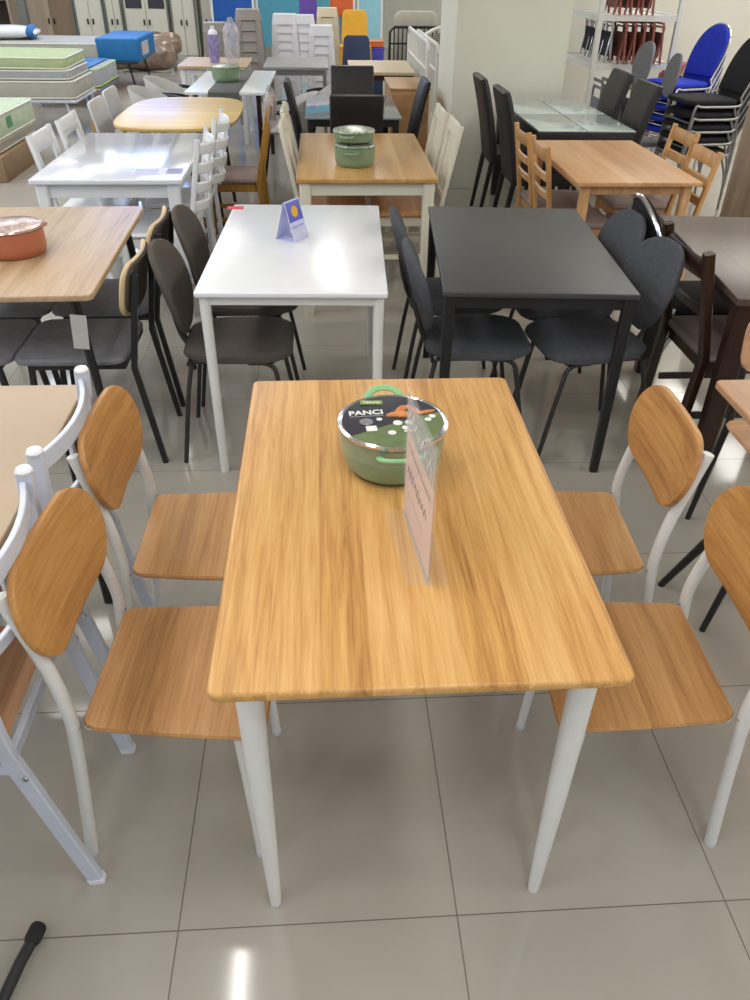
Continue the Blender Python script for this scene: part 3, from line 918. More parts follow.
pcs = place(pc, [(1.53, 5.75, 0, 0, 'tall black padded chair, near left of the frosted glass table'),
           (1.50, 6.42, 0, 0, 'tall black padded chair, far left of the frosted glass table'),
           (2.05, 6.10, 0, PI, 'tall black padded chair, near right of the frosted glass table'),
           (2.07, 6.76, 0, PI, 'tall black padded chair, far right of the frosted glass table'),
           (.235, 6.05, 0, PI / 2, 'tall black padded chair, near end of the grey glass table'),
           (.265, 7.18, 0, -PI / 2, 'tall black padded chair, far end of the grey glass table'),
           (.52, 6.62, 0, PI, 'tall black padded chair, right of the grey glass table'),
           (-.01, 6.55, 0, 0, 'slim black padded chair, left of the grey glass table')], 'tall black padded chairs')
for c in pcs[4:]: c.scale = (.88, .88, .95)
pcs[7].scale = (.8, .7, .95)

# ------------------------------------------------------------------ small things on the tables
def card_stand(loc, rz, label):
    t = thing('table_card', loc, rz, label, 'sign')
    M_bp = pbr('violet_print', (96, 98, 190), .4, var=.1)
    h, w, a = .155, .105, .045
    for s in (-1, 1):
        M = frame_mat((s * a, 0, .001), (0, s, 0), (-s * a / h, 0, 1), (s, 0, a / h))
        c = G().slab([(-w / 2, 0), (w / 2, 0), (w / 2, h), (-w / 2, h)][::1], 0, .0012, .0004, M).build('card_face', pbr('lilac_card', (204, 206, 240), .4), t)
        G().slab([(-w / 2 + .004, .075), (w / 2 - .004, .075), (w / 2 - .004, h - .004), (-w / 2 + .004, h - .004)], .0013, .0018, .0002, M).build('print_panel', M_bp, c)
        G().lathe([(0, 0), (.022, 0), (.022, .0005), (0, .0006)], (0, .112, .0019), 20, M).build('picture_print', M_yellow, c)
        scribble(.08, .012, 7, 'print', M_bp, c, M @ Matrix.Translation((0, .055, .0017)), .0016, 4)
        scribble(.07, .022, 4, 'print', M_white, c, M @ Matrix.Translation((0, .026, .0017)), .003, 6)
    G().box((0, 0, .001), (2 * a, w, .0016), .0003).build('card_base', pbr('lilac_card', (204, 206, 240), .4), t)
    return t
card_stand((-.135, 3.20, .75), R(-32), 'folded violet and white card standing on the white table')
card_tag('price_tag', (-.408, 3.665, .75), 0, (.075, .045), M_red, 'small red price tag on the far left corner of the white table', 'tag')
pp = thing('printed_leaflet', (-.88, 4.39, .75), R(2), 'flat printed leaflet lying on the glossy white table', 'leaflet')
G().box((0, 0, .001), (.27, .15, .0014), .0003).build('sheet', pbr('lilac_paper', (206, 204, 226), .4), pp)
g = G()
for i in range(4): g.box((-.06, .05 - i * .032, .0019), (.12, .008, .0006), 0)
g.box((.085, 0, .0019), (.08, .12, .0006), 0)
g.build('print', pbr('grey_violet_print', (140, 136, 170), .5, var=.3, scale=60), pp)

def round_pot(name, R0, H, mat, lidmat, label, loc, handles=True, glass=True):
    t = thing(name, loc, 0, label, 'pot')
    G().lathe(pot_body(R0, H, R0 * .86), seg=40).build('body', mat, t)
    if lidmat:
        l = G().lathe([(R0 * 1.01, 0), (R0 * 1.04, .004), (R0 * 1.0, .011), (R0 * .6, .02), (0, .024)], (0, 0, H), 40).build('lid', lidmat, t)
    if handles:
        for s in (-1, 1):
            G().tube([(s * R0 * .96, -.035, H * .78), (s * (R0 + .03), -.026, H * .8), (s * (R0 + .038), 0, H * .8), (s * (R0 + .03), .026, H * .8), (s * R0 * .96, .035, H * .78)], .007, smooth=4, seg=8).build('handle', mat, t)
    return t
M_shinylid = pbr('shiny_wrapped_lid', (196, 172, 164), .2, .6, var=.35, scale=70)
M_printlid = pbr('printed_green_lid', (150, 160, 140), .25, .2, var=.5, scale=60)
p1 = round_pot('cooking_pot', .118, .105, M_terra, M_shinylid, 'terracotta pot with shiny wrapped lid on the pale oak table', (-1.172, 3.03, .75))
p1.rotation_euler.z = R(60); p1.location.x -= .02; p1.scale.z = .92
p2 = round_pot('cooking_pot', .112, .10, M_green, M_printlid, 'larger sage green pot, lower of the stacked pair on the honey-topped table', (.175, 4.56, .75))
p3 = round_pot('cooking_pot', .112, .045, M_green, M_printlid, 'small sage green pan with lid, upper of the stacked pair on the honey-topped table', (.170, 4.56, .875))
p3.rotation_euler.z = R(70); p2.rotation_euler.z = R(80)
# fourth row folding table with its runner
def draped():
    t = thing('folding_table', (-.805, 8.05, 0), R(-1), 'white rectangular table with grey runner behind the oval table', 'table')
    G().slab(rrect(.68, 1.5, .01), .725, .75, .005).build('tabletop', M_white, t)
    for sx in (-1, 1):
        for sy in (-1, 1):
            G().bar([(sx * .27, sy * .62, 0), (sx * .27, sy * .62, .725)], .04, .04).build('leg', M_darkwood, t)
    g = G()
    g.bar([(-.01, -.757, .55), (-.01, -.757, .745), (-.01, -.74, .754), (-.01, .74, .754), (-.01, .757, .745), (-.01, .757, .58)], .26, .004, up=(1, 0, 0))
    o = g.build('table_runner', pbr('dark_grey_runner', (92, 96, 94), .9, var=.05)); o.location = (-.805, 8.05, 0.0012); o.rotation_euler = (0, 0, R(-1))
    tag(o, 'dark grey cloth runner draped over the white folding table', 'table runner')
draped()
round_pot('cooking_pot', .125, .11, M_green, M_printlid, 'green lidded pot on the grey runner, farthest of the pots', (-.862, 7.93, .758))

# tags hanging on chairs
o = G().box((0, 0, 0), (.002, .04, .05), .0008).build('hang_tag', M_red); o.location = (-.165, 4.63, .80); o['kind'] = None
del o['kind']
tag(o, 'round-cornered red tag hanging on the near left cream chair', 'tag')
o = G().box((0, 0, 0), (.055, .002, .13), .0008).build('hang_tag', M_lightgrey); o.location = (-.868, 2.583, .61)
o.rotation_euler = (R(3), R(6), 0)
tag(o, 'pale paper tag hanging on a front leg of the pale oak table', 'tag')

# ------------------------------------------------------------------ white metal chairs at the left edge
def metal_chair():
    """flat-bar posts, curved flat top rail with round caps, wooden seat; front towards -x"""
    t = thing('dining_chair', cat='chair')
    M = frame_mat((-.19, 0, .45), (0, 1, 0), (0, 0, 1), (1, 0, 0))
    G().pad(.36, .38, .018, rr_hw(.36, .38, .04), 9, M).build('seat', M_pinkwood, t)
    for s in (-1, 1):
        l = G().bar([(-.285, s * .172, 0), (-.225, s * .175, .36), (-.205, s * .18, .52), (-.215, s * .185, .72), (-.225, s * .19, .86)], .034, .02, smooth=3, up=(1, 0, .1)).build('leg', M_bluewhite, t)
        G().lathe([(.0, -.004), (.016, -.002), (.0175, .003), (.014, .008), (0, .009)], (-.225, s * .19, .862), 16).build('cap', M_white, l)
        G().bar([(-.285, s * .172, 0), (-.283, s * .172, .014)], .037, .024, up=(1, 0, .1)).build('foot_cap', M_white, l)
        G().lathe([(0, 0), (.007, 0), (.006, .003), (0, .004)], (0, 0, 0), 10, frame_mat((-.229, s * .187, .40), (1, 0, 0), (0, 0, 1), (0, s, 0))).build('bolt', M_chrome, l)
        G().bar([(.20, s * .18, 0), (.15, s * .17, .44)], .03, .02, up=(1, 0, 0)).build('leg', M_bluewhite, t)
    g = G()
    n = 10
    def arc(z, bow): return [(-.222 - bow * (1 - ((i / n) * 2 - 1) ** 2), -.175 + .35 * i / n, z) for i in range(n + 1)]
    for z, w in ((.825, .042), (.70, .026)):
        G().bar(arc(z, .035), w, .012, up=(0, 0, 1)).build('back_rail', M_bluewhite, t)
    for q in (-.06, .06):
        G().bar([(-.252, q, .70), (-.252, q, .82)], .022, .008, up=(0, 1, 0)).build('back_slat', M_bluewhite, t)
    g.bar([(-.20, -.18, .425), (-.20, .18, .425)], .03, .014, up=(0, 0, 1)).bar([(.145, -.17, .425), (.145, .17, .425)], .03, .014, up=(0, 0, 1))
    for s in (-1, 1): g.bar([(-.20, s * .178, .425), (.15, s * .168, .425)], .03, .014, up=(0, 0, 1))
    g.build('seat_frame', M_bluewhite, t)
    return t
mc = metal_chair()
place(mc, [(-.830, 1.560, 0, PI, 'bluish white metal chair with curved rail at the left edge, farther one'),
           (-.830, 1.11, 0, PI, 'bluish white metal chair with curved rail at the left edge, nearer one')], 'white metal chairs at the beige table')
# black stand foot in the bottom left corner
st = thing('display_stand', (-.70, .56, 0), 0, 'black tubular stand foot with rubber end in the bottom left corner', 'stand')
G().tube([(-.02, -.16, .022), (.045, .20, .022), (.062, .262, .022)], .0125, seg=14).build('foot_tube', M_blackmetal, st)
G().lathe([(0, 0), (.014, .001), (.017, .008), (.017, .034), (.013, .04), (0, .041)], (0, 0, 0), 16, frame_mat((.055, .236, .022), (1, -.2, 0), (0, 0, 1), (.2, 1, 0))).build('rubber_end', pbr('black_rubber', (24, 24, 25), .7), st)
G().tube([(-.02, -.16, .022), (-.30, -.26, .022)], .0125, seg=14).build('foot_tube', M_blackmetal, st)
G().tube([(-.30, -.26, .01), (-.30, -.26, .6)], .014, seg=14).build('upright', M_blackmetal, st)

# ------------------------------------------------------------------ chairs at the right edge
def dark_leg_chair(back=True):
    t = thing('dining_chair' if back else 'wooden_stool', cat='chair' if back else 'stool')
    M = frame_mat((-.18, 0, .447), (0, 1, 0), (0, 0, 1), (1, 0, 0))
    G().pad(.38, .38, .016, rr_hw(.38, .38, .04), 9, M).build('seat', M_pinkwood, t)
    Mb = frame_mat((-.20, 0, .62), (0, 1, 0), (1, 0, .2), (-.2, 0, 1))
    if back: G().pad(.38, .19, .016, rr_hw(.38, .19, .06), 9, Mb, warp=lambda v: v + Vector((0, .6 * v.x * v.x, 0))).build('backrest', M_pinkwood, t)
    for s in (-1, 1):
        G().tube([(-.235, s * .17, 0), (-.185, s * .16, .44)] + ([(-.23, s * .15, .78)] if back else []), [.010, .0125, .010] if back else [.010, .0125], seg=10).build('leg', M_blackmetal, t)
        G().tube([(.20, s * .17, 0), (.15, s * .15, .44)], [.009, .0125], seg=10).build('leg', M_blackmetal, t)
    return t
dc = dark_leg_chair()
place(dc, [(1.50, 1.98, 0, -PI / 2, 'chair with pinkish wooden seat and curved back at the far end of the pinkish table')])
place(dark_leg_chair(False), [(1.38, 1.47, 0, 0, 'backless stool with black legs under the pinkish table')])

def banquet_chair(cloth, tube, full=True):
    """rounded-back banquet chair, front towards -x handled by rotation (front +x)"""
    t = thing('banquet_chair', cat='chair')
    M = frame_mat((-.21, 0, .445), (0, 1, 0), (0, 0, 1), (1, 0, 0))
    G().pad(.42, .44, .055, rr_hw(.42, .44, .08), 4, M, nx=12, nz=12).build('seat', cloth, t)
    Mb = frame_mat((-.215, 0, .50), (0, 1, 0), (1, 0, .38), (-.38, 0, 1))
    G().pad(.38, .42, .035, lambda q: .19 * max(0, 1 - max(0, (q - .35) / .65) ** 2.6) ** .5 * (.9 + .1 * min(1, q / .35)), 5, Mb, nx=12, nz=16).build('backrest', cloth, t)
    g = G()
    pts = []
    for i in range(19):
        a = PI * i / 18
        q = .36 + .66 * math.sin(a) ** .8 if 0 < i < 18 else .36
        pts.append(Mb @ Vector((.197 * math.cos(a), -.012, .42 * q)))
    lo1 = Mb @ Vector((.18, -.012, -.03)); lo2 = Mb @ Vector((-.18, -.012, -.03))
    g.tube([lo1] + pts + [lo2], .010, seg=8)
    g.build('back_frame', tube, t)
    for s in (-1, 1):
        l = G().tube([(-.205, s * .195, .48), (-.19, s * .205, .42), (.10, s * .205, .415), (.17, s * .205, .39), (.20, s * .205, .0)], .0105, smooth=4, seg=8).build('leg', tube, t)
        G().tube([(-.16, s * .20, .42), (-.235, s * .20, .24), (-.25, s * .20, 0)], .0105, smooth=4, seg=8).build('leg', tube, t)
    g = G()
    G().tube([(.175, -.205, .30), (.175, .205, .30)], .008, seg=8).build('stretcher', tube, t)
    G().tube([(-.18, -.195, .41), (-.18, .195, .41)], .009, seg=8).build('stretcher', tube, t)
    return t
bq = banquet_chair(M_blackcloth, M_chrome)
place(bq, [(1.70, 3.27, 0, 0, 'black rounded-back chair with chrome edge behind the charcoal chairs')])
bl = banquet_chair(M_blue, M_chrome)
words = ['top', 'second', 'third', 'fourth', 'lowest']
place(bl, [(3.20, 7.62, .09 * (4 - k), PI + R(20), 'blue banquet chair, %s of the blue stack at the right' % words[k]) for k in range(5)], 'stacked blue banquet chairs')
bk = banquet_chair(M_blackcloth, M_steel)
place(bk, [(3.04, 6.66, .09 * (4 - k), PI + R(6), 'black banquet chair, %s of the black stack at the right' % words[k]) for k in range(5)], 'stacked black banquet chairs')

def office_chair():
    t = thing('office_chair', cat='chair')
    M = frame_mat((-.21, 0, .45), (0, 1, 0), (0, 0, 1), (1, 0, 0))
    G().pad(.46, .44, .06, se_hw(.46, 3), 4, M).build('seat', M_greycloth, t)
    Mb = frame_mat((-.23, 0, .80), (0, 1, 0), (1, 0, .15), (-.15, 0, 1))
    G().pad(.32, .34, .04, se_hw(.32, 2.3), 4, Mb, warp=lambda v: v + Vector((0, .8 * v.x * v.x, 0))).build('backrest', M_greycloth, t)
    G().bar([(-.12, 0, .42), (-.25, 0, .44), (-.27, 0, .60), (-.262, 0, .9)], .05, .014, smooth=4, up=(0, 1, 0)).build('back_bracket', M_steel, t)
    G().tube([(0, 0, .06), (0, 0, .43)], .02).build('gas_column', M_steel, t)
    g = G()
    for k in range(5):
        a = 2 * PI * k / 5
        g.tube([(0, 0, .08), (.26 * math.cos(a), .26 * math.sin(a), .045)], [.022, .013])
    g.build('star_base', M_blackmetal, t)
    for k in range(5):
        a = 2 * PI * k / 5
        G().lathe([(0, -.01), (.02, -.01), (.022, 0), (.02, .01), (0, .01)], (0, 0, 0), 14, frame_mat((.26 * math.cos(a), .26 * math.sin(a), .022), (0, 0, 1), (-math.sin(a), math.cos(a), 0), (math.cos(a), math.sin(a), 0)) @ Matrix.Rotation(PI / 2, 4, 'X')).build('castor', M_blackmetal, t)
    return t
oc = office_chair()
place(oc, [(2.56, 7.45, 0, PI + .1, 'grey office chair with oval back beside the metal rack, left one'),
           (2.70, 7.00, 0, PI + .1, 'dark grey office chair with oval back between rack and blue stack')], 'grey office chairs by the rack')
for c in col.objects:
    if c.get('label', '').startswith('dark grey office'): c.scale = (.8, .7, .96)

# tub armchairs around the folding table and the grey glass table
def tub_chair():
    t = thing('armchair', cat='armchair')
    G().lathe([(0, .43), (.21, .43), (.235, .455), (.21, .49), (0, .495)], seg=28).build('seat', M_lightgrey, t)
    g = G(); pr = []
    n = 22; ro = []
    for i in range(n + 1):
        a = R(75 + 210 * i / n); k = math.sin(PI * i / n)
        h = .56 + .17 * k ** .7
        c, s_ = math.cos(a), math.sin(a)
        ro.append([g.bm.verts.new((r * c, r * s_ * 1.02, z)) for r, z in ((.245, .44), (.275, h), (.268, h + .012), (.258, h), (.222, .46))])
    for A, B in zip(ro, ro[1:]):
        for j in range(5): g.bm.faces.new((A[j], A[(j + 1) % 5], B[(j + 1) % 5], B[j]))
    g.bm.faces.new(ro[0]); g.bm.faces.new(ro[-1][::-1])
    g.build('curved_back', M_lightgrey, t)
    for sx in (-1, 1):
        for sy in (-1, 1):
            G().tube([(sx * .24, sy * .22, 0), (sx * .17, sy * .16, .44)], [.010, .016], seg=10).build('leg', M_blackmetal, t)
    for s in (-1, 1): G().bar([(.17, s * .27, .60), (.05, s * .29, .62), (-.10, s * .28, .62)], .03, .02, smooth=3).build('armrest', M_blackmetal, t)
    return t
tc = tub_chair()
place(tc, [(-1.43, 7.70, 0, 0, 'pale grey tub chair left of the white folding table, nearer'),
           (-1.42, 8.40, 0, 0, 'pale grey tub chair left of the white folding table, farther'),
           (-.30, 7.42, 0, PI, 'pale grey tub chair right of the white folding table'),
           (.02, 8.25, 0, PI, 'pale grey tub chair behind the grey glass table')], 'pale grey tub chairs')
# pale plastic-backed chairs at the oval table
def simple_back_chair(m, leg_m, name='dining_chair'):
    t = thing(name, cat='chair')
    M = frame_mat((-.2, 0, .45), (0, 1, 0), (0, 0, 1), (1, 0, 0))
    G().pad(.42, .42, .03, rr_hw(.42, .42, .06), 6, M).build('seat', m, t)
    Mb = frame_mat((-.20, 0, .60), (0, 1, 0), (1, 0, .2), (-.2, 0, 1))
    G().pad(.42, .26, .022, rr_hw(.42, .26, .04), 7, Mb, warp=lambda v: v + Vector((0, .5 * v.x * v.x, 0))).build('backrest', m, t)
    for s in (-1, 1):
        G().tube([(-.24, s * .18, 0), (-.19, s * .17, .45), (-.235, s * .16, .75)], [.011, .016, .011], seg=10).build('leg', leg_m, t)
        G().tube([(.20, s * .18, 0), (.16, s * .16, .44)], [.011, .016], seg=10).build('leg', leg_m, t)
    return t
sb = simple_back_chair(pbr('pale_lilac_shell', (204, 204, 212), .45), M_amber)
place(sb, [(-1.36, 6.10, 0, 0, 'pale grey-backed chair left of the oval table, nearer'),
           (-1.38, 6.62, 0, 0, 'pale grey-backed chair left of the oval table, farther')], 'pale chairs at the oval table')
ac = wooden_chair(M_amber, 'curve', M_taupe, H=.92, W=.42, D=.42, lean=.10, post=.045)
place(ac, [(-.64, 5.66, 0, PI, 'amber wood chair right of the oval table, back wrapped in clear film')])
def wrap_bag(name, loc, d, label):
    g = G()
    n = 16; rows = []
    for k in range(9):
        z = k / 8; f = (1 - (z * 2 - 1) ** 6 * .5) if k < 7 else (.55 if k == 7 else .18)
        rows.append([g.bm.verts.new(((d[0] / 2 * f + .008 * math.sin(i * 2.1 + k * 1.7)) * math.cos(2 * PI * i / n), (d[1] / 2 * f + .01 * math.sin(i * 3.1 + k)) * math.sin(2 * PI * i / n), z * d[2])) for i in range(n)])
    for A, B in zip(rows, rows[1:]):
        for i in range(n): g.bm.faces.new((A[i], A[(i + 1) % n], B[(i + 1) % n], B[i]))
    g.bm.faces.new(rows[0][::-1]); g.bm.faces.new(rows[-1])
    o = g.build(name, pbr('crinkled_clear_bag', (214, 210, 216), .2, var=.25, scale=18, alpha=.5, coat=.4))
    o.location = loc
    return tag(o, label, 'wrapping')
wrap_bag('plastic_wrap', (-.345, 5.66, .76), (.08, .45, .24), 'crinkled clear film over the back of the amber chair')

# ------------------------------------------------------------------ back of the shop
table('side_table', -1.13, 9.55, .72, .86, .75, 'pale beige table with white legs behind the folding table', M_beige, M_white, .03, .02, 'square', .05, .03, .06, 0, 1)
bt = round_pot('bottle_pack', .055, .26, pbr('violet_white_label', (150, 140, 190), .35, var=.5, scale=30), None, 'violet and white packaged item standing on the pale beige table', (-1.13, 9.45, .75), handles=False)
bt['category'] = 'package'
G().lathe([(.052, 0), (.045, .03), (.02, .05), (.02, .075), (0, .078)], (0, 0, .258), 24).build('top', M_plasticwhite, bt)
wrap_bag('wrapped_roll', (-.93, 9.35, .75), (.16, .12, .42), 'tall crinkled white wrapped item on the pale beige table')
table('long_table', -.265, 9.58, .68, .96, .75, 'grey laminate table in front of the white stool stacks', pbr('grey_laminate', (150, 148, 146), .4), M_steel, .03, .005, 'square', .04, .02, .05, 0, 1)
table('side_table', .625, 9.28, .66, 1.08, .75, 'cream-topped table in front of the yellow chair stack', pbr('cream_laminate', (206, 188, 160), .4), M_darkwood, .03, .005, 'square', .05, .02, .05, 0, 1)
# small oak cabinet
def cabinet(name, loc, rz, W, D, H, mat, label, doors=2, handle=M_steel):
    t = thing(name, loc, rz, label, 'cabinet')
    G().box((0, 0, H / 2), (W, D, H), .004).build('body', mat, t)
    G().box((0, 0, H + .009), (W + .02, D + .02, .018), .004).build('top', mat, t)
    for k in range(doors):
        w = W / doors
        x = -W / 2 + w * (k + .5)
        d = G().box((x, -D / 2 - .009, H / 2 + .02), (w - .008, .018, H - .10), .003).build('door', mat, t)
        hx = x + (w / 2 - .05) * (1 if k % 2 == 0 else -1)
        G().box((hx, -D / 2 - .028, H * .72), (.012, .018, .12), .003).build('handle', handle, d)
    return t
cabinet('small_cabinet', (.78, 7.92, 0), 0, .34, .76, .74, M_cabwood, 'light oak cabinet beside the black padded chairs, left of the column', 1)
cabinet('sideboard', (3.22, 5.10, 0), R(6), 1.0, .40, .96, M_greywood, 'grey oak sideboard at the right edge by the rubberwood chairs', 2)

# plastic stools, nested in stacks
def stool(mat):
    t = thing('plastic_stool', cat='stool')
    g = G()
    g.slab(rrect(.27, .27, .05), .435, .452, .006)
    # skirt under the seat
    n = 0
    top = rrect(.27, .27, .05); bot = rrect(.30, .30, .05)
    A = [g.bm.verts.new((x, y, .44)) for x, y in top]; B = [g.bm.verts.new((x, y, .35)) for x, y in bot]
    for i in range(len(A)): g.bm.faces.new((A[i], A[(i + 1) % len(A)], B[(i + 1) % len(A)], B[i]))
    g.build('seat', mat, t)
    for sx in (-1, 1):
        for sy in (-1, 1):
            g = G()
            for (ax, ay) in ((1, 0), (0, 1)):
                w = .07
                x0, y0, x1, y1 = sx * .148, sy * .148, sx * .172, sy * .172
                dx, dy = -sx * w * ax, -sy * w * ay
                q = [(x0, y0, .355), (x0 + dx, y0 + dy, .355), (x1 + dx * .6, y1 + dy * .6, 0), (x1, y1, 0)]
                off = Vector((0, -sy * .005, 0)) if ax else Vector((-sx * .005, 0, 0))
                va = [g.bm.verts.new(p) for p in q]; vb = [g.bm.verts.new(Vector(p) + off) for p in q]
                g.bm.faces.new(va); g.bm.faces.new(vb[::-1])
                for i in range(4): g.bm.faces.new((va[i], vb[i], vb[(i + 1) % 4], va[(i + 1) % 4]))
            g.build('leg', mat, t)
    return t
ords = ['topmost', 'second', 'third', 'fourth', 'fifth', 'sixth', 'seventh', 'eighth', 'ninth']
def stack(mat, x, y, n, what, group, dz=.085, rz=0, sc=1.0):
    s = stool(mat)
    place(s, [(x, y, dz * (n - 1 - k), rz, '%s, %s from the top' % (what, ords[k]) if k else '%s, topmost' % what) for k in range(n)], group)
    return s
stack(M_plasticwhite, -.42, 10.75, 9, 'white plastic stool in the taller stack behind the grey table', 'white stools, left stack')
stack(M_plasticwhite, .01, 10.75, 7, 'white plastic stool in the lower stack behind the grey table', 'white stools, right stack', .095)
stack(M_plasticgrey, -1.28, 11.0, 7, 'grey plastic stool in the lower grey stack by the blue wall', 'grey stools, left stack', .095, .1)
stack(M_plasticgrey, -.83, 10.5, 8, 'grey plastic stool in the taller grey stack beside the white ones', 'grey stools, right stack', .105, .05)
stack(M_plasticcream, .10, 12.6, 7, 'cream plastic stool behind the white stacks', 'cream stools', .11)
stack(M_plasticwhite, -.22, 12.1, 7, 'white plastic stool in the small stack between the tall ones', 'white stools, back stack', .10)

def monobloc(mat):
    t = thing('plastic_chair', cat='chair')
    M = frame_mat((-.2, 0, .42), (0, 1, 0), (0, 0, 1), (1, 0, 0))
    G().pad(.42, .42, .02, rr_hw(.42, .42, .06), 7, M).build('seat', mat, t)
    Mb = frame_mat((-.20, 0, .43), (0, 1, 0), (1, 0, .2), (-.2, 0, 1))
    G().pad(.40, .40, .02, lambda q: rr_hw(.36, .40, .06)(q) * (1.06 - .16 * q), 7, Mb, warp=lambda v: v + Vector((0, .5 * v.x * v.x, 0))).build('backrest', mat, t)
    for s in (-1, 1):
        G().bar([(-.26, s * .20, 0), (-.20, s * .185, .42)], .04, .02).build('leg', mat, t)
        G().bar([(.22, s * .20, 0), (.18, s * .185, .42)], .04, .02).build('leg', mat, t)
    return t
yc = monobloc(M_yellow)
place(yc, [(.47, 12.0, .095 * (3 - k), -PI / 2, 'yellow plastic chair in the stack behind the cream-topped table, ' + ('topmost', 'second from the top', 'third from the top', 'lowest')[k]) for k in range(4)], 'yellow stacked chairs')
nc = monobloc(M_navy)
place(nc, [(.46, 11.15, .05 * (1 - k), -PI / 2, 'navy plastic chair before the yellow stack, ' + ('upper', 'lower')[k]) for k in range(2)], 'navy chairs')
for (nm, x, y, z, d, m, lab) in (('storage_bin', .745, 12.3, 0, (.24, .3, .50), M_navy, 'dark storage bin standing beside the navy chairs'),
                                 ('storage_bin', .745, 12.3, .505, (.25, .3, .17), pbr('violet_plastic', (84, 84, 206), .4), 'violet storage bin on top of the dark bin'),
                                 ('storage_bin', .745, 12.3, .68, (.24, .3, .07), pbr('orange_plastic', (224, 120, 60), .4), 'orange tray on top of the violet bin')):
    t = thing(nm, (x, y, z), 0, lab, 'bin')
    G().slab(rrect(d[0], d[1], .02), 0, d[2] * .86, .008).build('body', m, t)
    G().slab(rrect(d[0] + .02, d[1] + .02, .02), d[2] * .86, d[2] - .001, .006).build('rim', m, t)

# blue and teal wall panels behind the stools
M_bluepanel = pbr('blue_painted_panel', (32, 92, 178), .6, var=.03)
def wall_board(name, x0, x1, y, z0, z1, mat, label, cat='wall panel'):
    t = thing(name, ((x0 + x1) / 2, y, 0), 0, label, cat)
    G().box((0, 0, (z0 + z1) / 2), (x1 - x0, .06, z1 - z0), .004).build('board', mat, t)
    for s in (-1, 1): G().box((s * ((x1 - x0) / 2 + .02), 0, z1 / 2), (.04, .07, z1), .003).build('frame_post', M_white, t)
    return t
wall_board('display_board', -1.92, -1.22, 16.5, .3, 2.6, M_bluepanel, 'deep blue display board behind the grey stool stacks')
wall_board('display_board', -1.12, .60, 16.6, .3, 2.6, pbr('teal_panel', (84, 160, 182), .6, var=.06), 'teal display board behind the white stool stacks')
wall_board('display_board', .72, 1.12, 16.7, .3, 2.6, pbr('pale_cyan_panel', (160, 214, 232), .6, var=.05), 'pale cyan display board left of the column')
# unseen lit box, put in for the blue reflection on the glossy white table
t = thing('light_box', (-3.25, 15.4, 0), 0, 'lit blue-white sign box hanging high at the back', 'sign')
G().box((0, .05, 2.55), (1.45, .10, 1.4), .006).build('case', M_white, t)
G().box((.12, -.006, 2.55), (1.10, .012, 1.3), .002).build('lit_panel', emit('blue_lit_panel', (120, 165, 255), 8), t)
G().box((-.56, -.006, 2.55), (.16, .012, 1.3), .002).build('lit_edge', emit('white_lit_panel', (235, 242, 255), 9), t)
g = G()
for s in (-1, 1): g.box((s * .4, .05, 3.32), (.02, .02, .15), .001)
g.build('hanger', M_steel, t)

# white metal bed headboards leaning in a row beside the column
def bed_rail(x, y, rz, L, H, label, mat=M_whitemetal, n=12):
    t = thing('bed_headboard', (x, y, 0), rz, label, 'headboard')
    G().tube([(0, -L / 2, 0), (0, -L / 2, H - .06), (0, -L / 2 + .06, H), (0, L / 2 - .06, H), (0, L / 2, H - .06), (0, L / 2, 0)], .018, seg=8).build('frame', mat, t)
    G().tube([(0, -L / 2, .35), (0, L / 2, .35)], .012, seg=8).tube([(0, -L / 2, H * .78), (0, L / 2, H * .78)], .012, seg=8).build('cross_bar', mat, t)
    for i in range(n):
        q = -L / 2 + L * (i + 1) / (n + 1)
        G().tube([(0, q, .35), (0, q, H)], .009, seg=6).build('spindle', mat, t)
    return t
bed_rail(1.02, 9.3, 0, 1.9, 1.04, 'white barred metal headboard standing along the column side')
bed_rail(1.14, 9.5, 0, 1.9, 1.00, 'white barred metal headboard behind the first one by the column')
bed_rail(1.42, 12.45, PI / 2, .9, .90, 'black barred metal bed end under the rolled mattress', M_blackmetal, 14)
t = thing('rolled_mattress', (1.36, 12.75, 0), 0, 'cream mattress leaning behind the black bed end, left of the column', 'mattress')
G().pad(.62, 1.08, .24, rr_hw(.62, 1.08, .1), 5, frame_mat((0, 0, 0.002), (1, 0, 0), (0, 1, 0), (0, 0, 1))).build('body', M_mattress, t)
t = thing('bed_headboard', (1.62, 11.6, 0), 0, 'grey arched headboard just left of the column edge', 'headboard')
g = G().tube([(-.3, 0, 0), (-.3, 0, .75), (-.2, 0, .90), (0, 0, .96), (.2, 0, .90), (.3, 0, .75), (.3, 0, 0)], .022, smooth=4, seg=10)
g.build('frame', M_whitemetal, t)
G().pad(.56, .62, .03, lambda q: .28 * (1 - max(0, (q - .6) / .4) ** 3 * .8), 8, frame_mat((0, 0, .28), (1, 0, 0), (0, 1, 0), (0, 0, 1))).build('panel', pbr('grey_brown_board', (136, 124, 112), .7), t)

